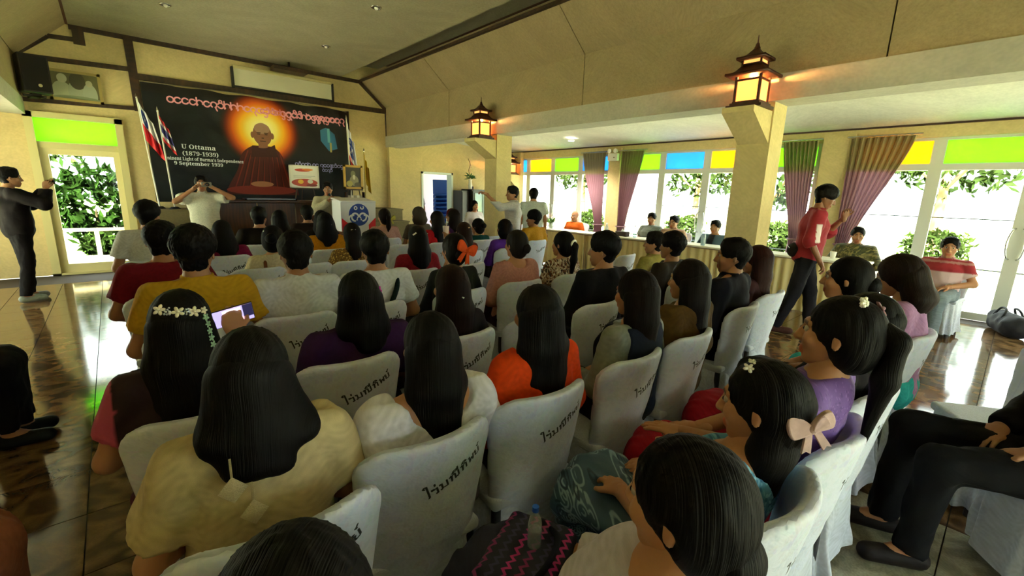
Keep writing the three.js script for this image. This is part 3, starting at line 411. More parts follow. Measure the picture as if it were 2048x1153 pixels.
for (let i = 0; i < 9; i++) { // stack of blue chairs, seen through the doorway
  const t = thing('plastic_chair', 'blue plastic chair in the stack seen through the doorway', 'chair', [7.2 + i * 0.006, i * 0.115, -11.25 - i * 0.012], -0.5, 'stacked blue chairs'), bm = mat(0x1450b4, 0.35);
  part(t, 'seat', rbox(0.5, 0.05, 0.48, 0.02), bm, [0, 0.48, 0]); part(t, 'backrest', rbox(0.5, 0.42, 0.04, 0.02), bm, [0, 0.71, -0.25], [-0.2, 0, 0]);
  for (const [a, b] of [[1, 1], [1, -1], [-1, 1], [-1, -1]]) part(t, 'leg', cyl(0.02, 0.025, 0.48, 8), bm, [a * (0.215 + 0.0 * i), 0.24, b * 0.205]);
}
{ const t = thing('emergency_light', 'white twin-head emergency light high on the window pilaster', 'emergency light', [XW - 0.1, 2.36, -6.26], -Math.PI / 2); part(t, 'case', rbox(0.26, 0.16, 0.09, 0.015), mat(0xd9d6c8, 0.5)); for (const s of [-1, 1]) part(t, 'lamp_head', placed(cyl(0.05, 0.035, 0.06, 16), null, [Math.PI / 2, 0, 0]), mat(0xe8e6dd, 0.35), [s * 0.08, 0.13, 0.03]); part(t, 'indicator', placed(cyl(0.012, 0.012, 0.01, 12), null, [Math.PI / 2, 0, 0]), mat(0x5a3020, 0.4), [0.05, -0.01, 0.046]); }
// curtains swept aside and tied
function curtain(label, zTop0, zTop1, zTie0, zTie1, yTie, x = XW - 0.1) {
  const nu = 90, nv = 40, pos = [], uv = [], col = [], idx = [], a = new THREE.Color(0x8d7f56), b = new THREE.Color(0x9c7280);
  for (let j = 0; j <= nv; j++) for (let i = 0; i <= nu; i++) {
    const u = i / nu, y = 2.47 - (j / nv) * (2.47 - 0.25), t = clamp((2.47 - y) / (2.47 - yTie)), e = t * t * (3 - 2 * t) * 0.45 + t * 0.55, below = clamp((yTie - y) / yTie) * 0.6;
    const za = lerp(zTop0, zTie0, e), zb = lerp(zTop1, zTie1, e), mid = (zTie0 + zTie1) / 2, w = 1 + below;
    let z = lerp(za, zb, u); if (y < yTie) z = mid + (z - mid) * w;
    pos.push(x + 0.035 * Math.sin(u * 56 + 0.6 * Math.sin(y * 3)) * (1 - 0.35 * e), y, z + 0.006 * Math.sin(u * 112)); uv.push(u * 2, y);
    const k = y > 2.02 ? a : b, st = 0.93 + 0.07 * Math.sin(u * 160); col.push(k.r * st, k.g * st, k.b * st);
  }
  for (let j = 0; j < nv; j++) for (let i = 0; i < nu; i++) { const p = j * (nu + 1) + i; idx.push(p, p + 1, p + nu + 1, p + 1, p + nu + 2, p + nu + 1); }
  const g = new THREE.BufferGeometry(); g.setAttribute('position', new THREE.Float32BufferAttribute(pos, 3)); g.setAttribute('uv', new THREE.Float32BufferAttribute(uv, 2)); g.setAttribute('color', new THREE.Float32BufferAttribute(col, 3)); g.setIndex(idx); g.computeVertexNormals();
  const t = thing('window_curtain', label, 'curtain', [0, 0, 0], 0, 'mauve curtains on the windows');
  part(t, 'drape', g, mat(0xffffff, 0.85, { vertexColors: true, transmission: 0.12, thickness: 0 }));
  part(t, 'tieback', placed(new THREE.TorusGeometry(Math.abs(zTie1 - zTie0) * 0.55, 0.014, 8, 24), [x, yTie, (zTie0 + zTie1) / 2], [Math.PI / 2, 0, 0]), mat(0x7d5a66, 0.7));
  part(t, 'rod', placed(cyl(0.012, 0.012, Math.abs(zTop1 - zTop0) + 0.1, 8), [x, 2.49, (zTop0 + zTop1) / 2], [Math.PI / 2, 0, 0]), metalM);
}
curtain('mauve curtain tied back beside the pilaster with the emergency light, on the fridge side', -7.15, -6.46, -6.68, -6.46, 0.85);
curtain('mauve curtain tied against the pilaster behind the grey-shirted panel man', -6.05, -5.46, -6.02, -5.82, 0.85);
curtain('mauve curtain hanging behind the walking man in red', -2.85, -2.33, -2.56, -2.36, 0.9);
curtain('wide mauve curtain swept back behind the man in camouflage', -1.92, -1.16, -1.9, -1.72, 0.88);
curtain('mauve curtain by the left aisle window beside the black-clad filming man', -9.9, -9.2, -9.9, -9.6, 0.9, XL + 0.1);
// long tables with pleated skirts
const satin = mat(0xdcc98f, 0.5, { sheen: 0.4 }), topCloth = mat(0xe6e2cf, 0.7);
function skirtTable(label, z0, z1, x0 = 7.02, x1 = 7.42) {
  const t = thing('banquet_table', label, 'table', [0, 0, 0], 0, 'skirted tables along the windows');
  part(t, 'tabletop', span(x0, x1, 0.735, 0.755, z0, z1), mat(0x8a6a44, 0.6)); part(t, 'top_cloth', placed(rbox(x1 - x0 + 0.03, 0.03, z1 - z0 + 0.02, 0.01), [(x0 + x1) / 2, 0.762, (z0 + z1) / 2]), topCloth);
  const path = [[x1, z0], [x0, z0], [x0, z1], [x1, z1]], pts = []; let s = 0;
  for (let i = 0; i < 3; i++) { const [ax, az] = path[i], [bx, bz] = path[i + 1], l = Math.hypot(bx - ax, bz - az), n = Math.ceil(l / 0.012), nx = (bz - az) / l, nz = -(bx - ax) / l; for (let k = 0; k < n; k++) { const q = k / n; pts.push([lerp(ax, bx, q), lerp(az, bz, q), -nx, -nz, s + q * l]); } s += l; }
  const pos = [], uv = [], idx = [], nv = 4;
  pts.forEach(([x, z, nx, nz, d], i) => { for (let j = 0; j <= nv; j++) { const v = j / nv, w = 0.008 + 0.016 * v, f = Math.sin(d * 52 + 1.2 * Math.sin(d * 9)) * w + 0.02 + 0.02 * v; pos.push(x + nx * f * -1, 0.755 - v * 0.735, z + nz * f * -1); uv.push(d, v); } });
  for (let i = 0; i < pts.length - 1; i++) for (let j = 0; j < nv; j++) { const p = i * (nv + 1) + j; idx.push(p, p + 1, p + nv + 1, p + 1, p + nv + 2, p + nv + 1); }
  const g = new THREE.BufferGeometry(); g.setAttribute('position', new THREE.Float32BufferAttribute(pos, 3)); g.setAttribute('uv', new THREE.Float32BufferAttribute(uv, 2)); g.setIndex(idx); g.computeVertexNormals(); part(t, 'pleated_skirt', g, satin);
  for (const [lx, lz] of [[x0 + 0.05, z0 + 0.05], [x1 - 0.05, z0 + 0.05], [x0 + 0.05, z1 - 0.05], [x1 - 0.05, z1 - 0.05]]) part(t, 'leg', span(lx - 0.015, lx + 0.015, 0, 0.735, lz - 0.015, lz + 0.015), darkM);
}
skirtTable('cream-skirted table with a flower vase before the robed monk', -7.3, -5.75); skirtTable('cream-skirted table before the grey-shirted panel man', -5.72, -4.2); skirtTable('cream-skirted table before the man in a denim jacket', -4.17, -2.65); skirtTable('cream-skirted table before the man in camouflage', -2.62, -1.2);
{ const t = thing('flower_vase', 'glass vase of pinkish flowers on the table before the monk', 'vase', [7.2, 0.78, -6.85]); part(t, 'vase', lathe([[0.001, 0], [0.04, 0], [0.03, 0.06], [0.045, 0.14], [0.04, 0.14], [0.001, 0.02]], 16), mat(0xdfe6e0, 0.1, { transmission: 0.7, thickness: 0 })); const L = [], F = []; for (let i = 0; i < 26; i++) { const a = rnd() * 6.28, e = rr(0.2, 1.2); sprig(L, [0, 0.12, 0], V(Math.cos(a), e, Math.sin(a)), rr(0.1, 0.2)); } for (let i = 0; i < 60; i++) { const a = rnd() * 6.28, r = rr(0.03, 0.12); sprig(F, [Math.cos(a) * r, rr(0.2, 0.32), Math.sin(a) * r], V(Math.cos(a), rr(0, 1), Math.sin(a)), 0.05); } part(t, 'leaves', merge(L), leafM[2]); part(t, 'blossoms', merge(F), petalM(0xa87a80)); }
{ const t = thing('tissue_box', 'dark tissue box on the panel table', 'box', [7.2, 0.777, -4.98]); part(t, 'case', rbox(0.13, 0.09, 0.24, 0.008), mat(0x3a2620, 0.5), [0, 0.046, 0]); part(t, 'tissue', new THREE.ConeGeometry(0.035, 0.06, 7), mat(0xe9e9e6, 0.9), [0, 0.115, 0]); }
const bottleGlass = mat(0xe4eef2, 0.08, { transmission: 0.8, thickness: 0 });
function bottle(label, at, cap = 0x3a6ad0, s = 1) { const t = thing('water_bottle', label, 'bottle', at, 0); part(t, 'bottle', lathe([[0.001, 0], [0.03, 0], [0.033, 0.01], [0.033, 0.06], [0.03, 0.07], [0.033, 0.08], [0.033, 0.13], [0.025, 0.165], [0.013, 0.185], [0.013, 0.2]], 20), bottleGlass); part(t, 'cap', placed(cyl(0.016, 0.016, 0.024, 16), [0, 0.21, 0]), mat(cap, 0.4)); part(t, 'water', placed(cyl(0.03, 0.03, 0.1, 18), [0, 0.055, 0]), mat(0xd6e4ea, 0.05, { transmission: 0.85, thickness: 0 })); t.scale.setScalar(s); return t; }
bottle('plastic water bottle on the table before the man in a denim jacket', [7.13, 0.777, -3.37], 0xe8eef4, 1.1); bottle('plastic water bottle beside the tissue box on the panel table', [7.22, 0.777, -4.72], 0xe8eef4); bottle('plastic water bottle near the tied curtain on the panel table', [7.2, 0.777, -5.35], 0xdfe6ee);
{ const t = thing('paper_cup', 'white paper cup on the table before the man in camouflage', 'cup', [7.28, 0.777, -1.62]); part(t, 'cup', lathe([[0.001, 0], [0.028, 0], [0.038, 0.09], [0.034, 0.09], [0.025, 0.005]], 18), mat(0xf0eee8, 0.7)); part(t, 'lip', placed(new THREE.TorusGeometry(0.037, 0.003, 6, 20), [0, 0.09, 0], [Math.PI / 2, 0, 0]), mat(0xf0eee8, 0.7)); }
{ const t = thing('black_duffel_bag', 'black duffel bag on the floor by the glass doors', 'bag', [8.1, 0, 0.1], 0.3); const f = new Field([-0.4, -0.02, -0.25], [0.4, 0.36, 0.25], 0.02); f.cap(V(-0.22, 0.13, 0), V(0.22, 0.12, 0), 0.14, 0.13, { k: 0.05 }).all((x, y, z, a) => Math.max(a + 0.015 * noise3(x * 6, y * 6, z * 6), 0.005 - y)); part(t, 'body', f.mesh(), mat(0x15151a, 0.8)); for (const s of [-1, 1]) part(t, 'strap', tube([[-0.12, 0.2, s * 0.1], [-0.08, 0.3, s * 0.06], [0.08, 0.3, s * 0.06], [0.12, 0.2, s * 0.1]], 0.012), mat(0x1c1c20, 0.8)); }
// ------------------------------------------------------------------ outdoors
struct('lawn', span(-40, 60, -0.4, -0.3, -60, 40), mat(0xb3b98c, 1)); struct('terrace', span(XL - 3.2, XW + 2.6, -0.3, -0.06, ZF - 3.6, ZB + 2.5), mat(0xd8d5c8, 0.8));
function foliage(n, rx, ry, size, seedShift) {
  const pos = [], nor = [], q = new THREE.Quaternion();
  for (let i = 0; i < n; i++) {
    const d = V(rr(-1, 1), rr(-1, 1), rr(-1, 1)).normalize(), r = Math.cbrt(rr(0.25, 1)) * (0.85 + 0.25 * noise3(d.x * 2 + seedShift, d.y * 2, d.z * 2)), c = V(d.x * rx * r, d.y * ry * r, d.z * rx * r), s = size * rr(0.7, 1.4);
    const n1 = V(rr(-1, 1), rr(-0.3, 1), rr(-1, 1)).normalize(), t = V(rr(-1, 1), rr(-1, 1), rr(-1, 1)).cross(n1).normalize(), b = n1.clone().cross(t);
    const A = c.clone().addScaledVector(t, -s), B = c.clone().addScaledVector(b, s * 0.38), C = c.clone().addScaledVector(t, s), D = c.clone().addScaledVector(b, -s * 0.38);
    for (const p of [A, B, C, A, C, D]) { pos.push(p.x, p.y, p.z); nor.push(n1.x, n1.y, n1.z); }
  }
  const g = new THREE.BufferGeometry(); g.setAttribute('position', new THREE.Float32BufferAttribute(pos, 3)); g.setAttribute('normal', new THREE.Float32BufferAttribute(nor, 3)); g.setAttribute('uv', new THREE.Float32BufferAttribute(new Float32Array(pos.length / 3 * 2), 2)); return g;
}
const leafy = [0x55823a, 0x6d9448, 0x86a85c].map((c) => mat(c, 0.8, { transmission: 0.35, thickness: 0 })), barkM = mat(0x6a5440, 0.9);
function bush(label, at, r, h, m, n = 1500, size = 0.09) { const t = thing('garden_shrub', label, 'shrub', at, 0, 'garden shrubs outside'); const g = foliage(n, r, h / 2, size, at[0]); g.translate(0, h * 0.55, 0); part(t, 'foliage', g, leafy[m]); part(t, 'stem', placed(cyl(0.02, 0.04, h * 0.5, 8), [0, h * 0.25, 0]), barkM); }
function tree(label, at, r, h, m) { const t = thing('garden_tree', label, 'tree', at, 0, 'garden trees outside'); const g = foliage(750, r, r * 0.75, 0.2, at[2]); g.translate(0, h, 0); part(t, 'foliage', g, leafy[m]); part(t, 'trunk', placed(cyl(0.1, 0.2, h, 10), [0, h / 2, 0]), barkM); for (const a of [0.4, 2.4, 4.4]) part(t, 'branch', tube([[0, h * 0.6, 0], [Math.cos(a) * r * 0.3, h * 0.8, Math.sin(a) * r * 0.3], [Math.cos(a) * r * 0.6, h, Math.sin(a) * r * 0.6]], 0.05, 8, 6), barkM); }
bush('leafy green shrub outside the glazed front door', [-1.9, -0.3, -16.9], 1.0, 2.4, 0, 1300, 0.12); bush('pale green shrub outside the front door, beside the railing post', [1.1, -0.3, -17.2], 0.9, 2.0, 0, 1100); bush('low spiky plant at the foot of the terrace railing', [-0.3, -0.3, -13.5], 0.4, 0.7, 1, 500, 0.12);
bush('broad pale green shrub filling the view through the front door', [-0.35, -0.3, -15.2], 1.0, 2.3, 0, 1000, 0.13); tree('large garden tree behind the shrubs at the front door', [-2.6, -0.3, -25], 2.6, 3.8, 2);
[[24, -20, 2.4, 3.6, 2], [25, -12.5, 2.4, 3.4, 2], [22, -7.6, 2.0, 2.6, 2], [24, -2.2, 2.6, 3.8, 2], [33, -28, 3.4, 4.6, 2], [34, -13, 3.4, 4.6, 2]].forEach(([x, z, r, h, m], i) => tree(['garden tree outside the windows near the monk', 'garden tree outside behind the panel tables', 'short garden tree outside behind the denim-jacketed man', 'spreading garden tree outside the wide glass doors', 'tall garden tree far beyond the far corner windows', 'tall garden tree far beyond the middle windows'][i], [x, -0.3, z], r, h, m));
[[15.5, -12.5, 2], [15.3, -8, 2], [15, -5, 2], [16, -1.4, 2]].forEach(([x, z, m], i) => bush(['shrub outside the windows beyond the flower vase', 'shrub outside the windows beyond the tissue box', 'shrub outside the windows beyond the water bottle', 'shrub outside the glass doors beyond the man in striped polo'][i], [x, -0.3, z], 0.8, 1.2, m, 1200));
{ const t = thing('terrace_railing', 'pale terrace railing outside the glazed front door', 'railing', [0, -0.06, -12.1]), rm = mat(0xcfc4a4, 0.7); part(t, 'rail', span(-3, 2.2, 0.62, 0.68, -0.03, 0.03), rm); for (const x of [-2, -0.32, 1.2]) part(t, 'post', span(x - 0.035, x + 0.035, 0, 0.62, -0.03, 0.03), rm); for (const x of [-0.95, 0.28]) part(t, 'pier', span(x - 0.16, x + 0.16, 0, 0.66, -0.12, 0.12), rm); }
{ const t = thing('rubbish_bin', 'dark green bin standing outside the wide glass doors', 'bin', [9.5, -0.06, -0.62]); part(t, 'bin', lathe([[0.001, 0], [0.15, 0], [0.18, 0.5], [0.19, 0.52], [0.17, 0.52], [0.14, 0.02]], 22), mat(0x3c5448, 0.6)); part(t, 'lid', placed(cyl(0.17, 0.19, 0.05, 22), [0, 0.545, 0]), mat(0x3c5448, 0.6)); }
// ------------------------------------------------------------------ covered chairs
const THAI = [ // strokes of the lettering on the chair covers, x to the right, y down, letter height 1
  [[0.1, -0.75], [0, -0.9], [0.12, -1.05], [0.3, -0.95], [0.28, 0.9], [0.22, 1]], [[0.75, 0.05], [0.6, 0], [0.62, 0.18], [0.8, 0.2], [1.05, 0.12], [1.05, 1]], [[1.05, 0.9], [0.92, 0.92], [0.95, 1.02]], [[0.95, -0.35], [0.95, -0.6]],
  [[1.35, 0.15], [1.5, 0.1], [1.5, 0.9], [1.4, 1], [1.35, 0.9], [1.6, 0.85], [2.0, 1], [2.0, 0.05]], [[1.35, 0.15], [1.35, 0.02]],
  [[2.3, 0.2], [2.42, 0.05], [2.45, 0.2], [2.45, 1], [2.5, 0.3], [2.7, 0.05], [2.85, 0.2], [2.85, 1], [3.0, 0.85], [3.1, 1], [3.22, 0.9], [3.22, 0.05]], [[2.6, -0.15], [2.75, -0.4], [3.05, -0.42], [3.2, -0.15], [2.6, -0.15]], [[3.2, -0.15], [3.22, -0.6]],
  [[3.55, 0.15], [3.65, 0.05], [3.7, 0.2], [3.7, 1], [3.75, 0.4], [3.95, 0.05], [4.15, 0.2], [4.15, 1]], [[3.7, -0.15], [3.8, -0.4], [4.05, -0.42], [4.2, -0.15], [3.7, -0.15]],
  [[4.5, 0.15], [4.6, 0.05], [4.62, 1], [4.85, 0.4], [5.05, 1], [5.1, 0.05]], [[5.45, 0.15], [5.35, 0.05], [5.3, 0.3], [5.5, 0.45], [5.38, 0.7], [5.45, 0.98], [5.75, 1], [5.85, 0.9], [5.85, 0.05]], [[5.8, -0.3], [5.7, -0.45], [5.82, -0.5], [5.95, -0.7]]];
const coverMap = canvas(512, 512, (c) => {
  c.fillStyle = '#f2f2f4'; c.fillRect(0, 0, 512, 512);
  for (let i = 0; i < 500; i++) { c.fillStyle = `rgba(${200 + rnd() * 40},${200 + rnd() * 40},${205 + rnd() * 40},0.18)`; c.beginPath(); c.ellipse(rnd() * 512, rnd() * 512, 4 + rnd() * 18, 3 + rnd() * 9, rnd() * 3, 0, 7); c.fill(); }
  c.save(); c.translate(206, 176); c.rotate(-0.36); c.scale(35, 24); c.lineWidth = 0.17; c.strokeStyle = '#17181c'; c.lineCap = c.lineJoin = 'round';
  for (const s of THAI) { c.beginPath(); s.forEach(([x, y], i) => i ? c.lineTo(x, y) : c.moveTo(x, y)); c.stroke(); } c.restore();
});
const coverM = mat(0xe2e8f8, 0.62, { map: coverMap, bumpMap: clothBump, bumpScale: 0.0015 }), plainCover = mat(0xdae0ee, 0.62, { map: clothMap, bumpMap: clothBump, bumpScale: 0.002 }), chairLeg = mat(0x2a2a2e, 0.5);
const backGeo = [0, 1].map((v) => {
  const f = new Field([-0.29, 0.3, 0.03], [0.29, 0.92, 0.32], 0.0125), r = 0.021;
  f.all((x, y, z) => {
    const w = 0.185 + 0.045 * clamp((y - 0.4) / 0.4) - 0.09 * 0, ax = Math.abs(x) - (w - 0.1), ay = Math.abs(y - 0.59) - (0.28 - 0.1), top = y > 0.59;
    const d2 = (top ? Math.hypot(Math.max(ax, 0), Math.max(ay, 0)) - 0.1 + Math.min(Math.max(ax, ay), 0) : Math.max(ax - 0.1, ay - 0.1));
    const zm = 0.16 + 0.09 * clamp((y - 0.35) / 0.5, 0, 1.2) - 1.6 * x * x + 0.004 * noise3(x * 7, y * 7, v * 5) * clamp((0.75 - y) * 4), t = Math.abs(z - zm) - 0.021;
    const a = d2 + r, b = t + r; return Math.min(Math.max(a, b), 0) + Math.hypot(Math.max(a, 0), Math.max(b, 0)) - r;
  });
  const g = f.mesh(), p = g.attributes.position, uv = g.attributes.uv;
  for (let i = 0; i < p.count; i++) { const x = p.getX(i), y = p.getY(i), zm = 0.16 + 0.09 * clamp((y - 0.35) / 0.5, 0, 1.2) - 1.6 * x * x; uv.setXY(i, 0.5 + x / 0.52, (y - 0.36) / 0.52 + (p.getZ(i) > zm ? 0 : 1)); }
  return g;
});
const skirtGeo = [0, 1, 2].map((v) => {
  const nu = 120, nv = 14, pos = [], uv = [], idx = [];
  for (let j = 0; j <= nv; j++) for (let i = 0; i <= nu; i++) {
    const a = i / nu * Math.PI * 2, t = j / nv, y = 0.455 - t * 0.405, c = Math.cos(a), s = Math.sin(a), e = (q) => Math.sign(q) * Math.pow(Math.abs(q), 0.45);
    const fold = t * (0.012 * Math.sin(a * 7 + v * 2) + 0.012 * Math.sin(a * 13 + v + t * 1.5) + 0.02 * noise3(c * 2.2 + v * 4, s * 2.2, t * 1.5)), k = 1 + 0.09 * t;
    const x = e(c) * (0.2 * k + fold), z = e(s) * ((s > 0 ? 0.19 : 0.21) * k + fold) - 0.01 - (s > 0 ? 1.0 * x * x * (1 - t) : 0);
    pos.push(x, y, z); uv.push(i / nu * 1.6, y);
  }
  for (let j = 0; j < nv; j++) for (let i = 0; i < nu; i++) { const p = j * (nu + 1) + i; idx.push(p, p + 1, p + nu + 1, p + 1, p + nu + 2, p + nu + 1); }
  const g = new THREE.BufferGeometry(); g.setAttribute('position', new THREE.Float32BufferAttribute(pos, 3)); g.setAttribute('uv', new THREE.Float32BufferAttribute(uv, 2)); g.setIndex(idx); g.computeVertexNormals(); return g;
});
const seatGeo = rbox(0.4, 0.05, 0.38, 0.02, 3);
function chair(label, x, z, turn = 0, group = 'white covered chairs in the audience rows') {
  const t = thing('covered_chair', label, 'chair', [x, 0, z], turn, group), v = Math.floor(rnd() * 6);
  part(t, 'backrest', backGeo[v % 2], coverM); part(t, 'seat', seatGeo, plainCover, [0, 0.435, -0.02]); part(t, 'skirt', skirtGeo[v % 3], plainCover);
  for (const [a, b] of [[1, 1], [1, -1], [-1, 1], [-1, -1]]) part(t, 'leg', cyl(0.018, 0.022, 0.42, 8), chairLeg, [a * 0.17, 0.21, b * 0.15 - 0.01]);
  return t;
}
// ------------------------------------------------------------------ people
const lin = (hex) => { const c = new THREE.Color(hex); return [c.r, c.g, c.b]; };
const headCache = {}, capCache = {}, handCache = {};
function headGeo(male, cell) {
  const key = male + '/' + cell; if (headCache[key]) return headCache[key];
  const f = new Field([-0.12, -0.17, -0.16], [0.12, 0.15, 0.15], cell), s = male ? 1.04 : 0.98;
  f.ell([0, 0.025, 0.012], [0.075, 0.098, 0.094], 0.02).ell([0, -0.045, -0.028], [0.057 * s, 0.068, 0.062], 0.03).cap(V(-0.014 * s, -0.098, -0.062), V(0.014 * s, -0.098, -0.062), 0.017, 0.017, { k: 0.025 });
  f.cap(V(0, 0.01, -0.088), V(0, -0.034, -0.108), 0.009, 0.0125, { k: 0.012 }).cap(V(-0.014, -0.036, -0.096), V(0.014, -0.036, -0.096), 0.008, 0.008, { k: 0.008 });
  for (const q of [-1, 1]) f.cap(V(q * 0.012, 0.027, -0.086), V(q * 0.045, 0.027, -0.07), 0.01, 0.009, { k: 0.015 }).ell([q * 0.042, -0.025, -0.062], [0.024, 0.024, 0.02], 0.02).ell([q * 0.031, 0.006, -0.096], [0.017, 0.011, 0.016], 0.008, true).ell([q * 0.08, -0.008, 0.014], [0.007, 0.026, 0.014], 0.006).ell([q * 0.089, -0.004, 0.009], [0.007, 0.016, 0.009], 0.004, true);
  f.cap(V(-0.018, -0.064, -0.086), V(0.018, -0.064, -0.086), 0.0075, 0.0075, { k: 0.006 }).cap(V(-0.014, -0.076, -0.084), V(0.014, -0.076, -0.084), 0.0085, 0.0085, { k: 0.006 });
  return headCache[key] = f.mesh();
}
const headTint = (x, y, z) => { // lips and eyebrows are coloured, the rest is skin
  if (z < -0.07 && Math.abs(x) < 0.027 && y < -0.057 && y > -0.085) return [1.05, 0.62, 0.6];
  if (z < -0.055 && Math.abs(x) > 0.012 && Math.abs(x) < 0.05 && y > 0.022 && y < 0.034) return [0.16, 0.13, 0.12];
  return [1, 1, 1];
};
function handGeo(curl, cell) {
  const key = curl + '/' + cell; if (handCache[key]) return handCache[key];
  const f = new Field([-0.09, -0.13, -0.24], [0.09, 0.06, 0.05], cell);
  f.cap(V(0, 0, 0.02), V(0, 0, -0.03), 0.026, 0.024, { k: 0.02, sx: 1.15 }).ell([0, -0.002, -0.055], [0.043, 0.016, 0.052], 0.015);
  [0.062, 0.072, 0.068, 0.052].forEach((l, i) => { let p = V(-0.031 + i * 0.0205, 0, -0.092 - (i === 3 ? -0.012 : i === 0 ? -0.006 : 0)), a = 0; for (let k = 0; k < 3; k++) { a += curl * (k ? 0.9 : 0.6); const n = p.clone().add(V(0, -Math.sin(a), -Math.cos(a)).multiplyScalar(l * [0.45, 0.32, 0.25][k])); f.cap(p, n, 0.0092 - k * 0.0006, 0.0086 - k * 0.0006, { k: 0.003 }); p = n; } });
  f.cap(V(-0.03, -0.004, -0.03), V(-0.057, -0.014, -0.055), 0.013, 0.011, { k: 0.01 }).cap(V(-0.057, -0.014, -0.055), V(-0.06, -0.022 - 0.012 * curl, -0.088), 0.0105, 0.009, { k: 0.004 });
  return handCache[key] = f.mesh();
}
function capGeo(style, cell, vol) {
  const key = style + cell + vol; if (capCache[key]) return capCache[key];
  const f = new Field([-0.16, -0.16, -0.17], [0.16, 0.2, 0.2], cell);
  if (style === 'short') f.all((x, y, z) => { const a = x / 0.075, b = (y - 0.025) / 0.098, d = (z - 0.012) / 0.094, k0 = Math.sqrt(a * a + b * b + d * d), k1 = Math.sqrt((a / 0.075) ** 2 + (b / 0.098) ** 2 + (d / 0.094) ** 2) || 1e-6, t = clamp((y + 0.05) / 0.11); return k0 * (k0 - 1) / k1 - 0.003 - (0.012 + (vol - 1) * 0.12) * t * t * (3 - 2 * t); });
  else f.ell([0, 0.032, 0.02], [0.087 * vol, 0.102 * vol, 0.106 * vol], 0.02);
  if (style !== 'short') f.ell([0, -0.02, 0.05], [0.083 * vol, 0.1, 0.075], 0.03);
  if (style === 'short') { f.all((x, y, z, a) => Math.max(a, -0.004 - 0.8 * Math.max(0, z - 0.02) - y)); f.ell([0, -0.045, 0.038], [0.06, 0.052, 0.044], 0.015); f.cap(V(-0.04, 0.098, -0.05), V(0.04, 0.098, -0.05), 0.02, 0.02, { k: 0.03 }); }
  f.ell([0, -0.055, -0.105], [style === 'loose' ? 0.058 : 0.07, style === 'short' ? 0.125 : 0.115, 0.072], 0.012, true);
  if (style === 'tied') for (const q of [-1, 1]) f.ell([q * 0.094, -0.028, 0.004], [0.026, 0.036, 0.026], 0.01, true);
  f.all((x, y, z, a) => Math.abs(a) < 0.03 ? a + (style === 'short' ? 0.005 : 0.0026) * noise3(Math.atan2(x, z + 0.02) * (style === 'short' ? 12 : 7), y * (style === 'short' ? 40 : 9), z * 14) : a);
  return capCache[key] = f.mesh();
}
function joinColored(list) {                                  // [geometry, matrix, colorFn] -> one geometry with vertex colours
  let nv = 0, ni = 0; for (const [g] of list) { nv += g.attributes.position.count; ni += g.index.count; }
  const P = new Float32Array(nv * 3), N = new Float32Array(nv * 3), C = new Float32Array(nv * 3), U = new Float32Array(nv * 2), I = new Uint32Array(ni), p = V(0, 0, 0); let a = 0, b = 0;
  for (const [g, m, col] of list) {
    const gp = g.attributes.position, gn = g.attributes.normal, nm = new THREE.Matrix3().getNormalMatrix(m), flip = m.determinant() < 0;
    for (let i = 0; i < gp.count; i++) {
      const q = a + i, c = col(gp.getX(i), gp.getY(i), gp.getZ(i)); p.fromBufferAttribute(gp, i).applyMatrix4(m); P[q * 3] = p.x; P[q * 3 + 1] = p.y; P[q * 3 + 2] = p.z; U[q * 2] = p.x + p.z * 0.7; U[q * 2 + 1] = p.y;
      p.fromBufferAttribute(gn, i).applyMatrix3(nm).normalize(); N[q * 3] = p.x; N[q * 3 + 1] = p.y; N[q * 3 + 2] = p.z; C[q * 3] = c[0]; C[q * 3 + 1] = c[1]; C[q * 3 + 2] = c[2];
    }
    for (let i = 0; i < g.index.count; i += 3) { I[b + i] = g.index.getX(i) + a; I[b + i + 1] = g.index.getX(i + (flip ? 2 : 1)) + a; I[b + i + 2] = g.index.getX(i + (flip ? 1 : 2)) + a; }
    a += gp.count; b += g.index.count;
  }
  const g = new THREE.BufferGeometry(); g.setAttribute('position', new THREE.BufferAttribute(P, 3)); g.setAttribute('normal', new THREE.BufferAttribute(N, 3)); g.setAttribute('uv', new THREE.BufferAttribute(U, 2)); g.setAttribute('color', new THREE.BufferAttribute(C, 3)); g.setIndex(new THREE.BufferAttribute(I, 1)); return g;
}
const skinM = mat(0xffffff, 0.55, { vertexColors: true });
const hairMat = (c) => mat(c, 0.62, { map: hairMap, bumpMap: hairBump, bumpScale: 0.0012, specularIntensity: 0.28 });
const fabric = (c, r = 0.85) => mat(c, r, { specularIntensity: 0.4, map: clothMap, bumpMap: clothBump, bumpScale: 0.0016 });
const eyeGeo = new THREE.SphereGeometry(0.0108, 12, 10), irisGeo = new THREE.SphereGeometry(0.0062, 10, 8);
const BLACK = 0x0f0b0a, DARKBROWN = 0x22140d;
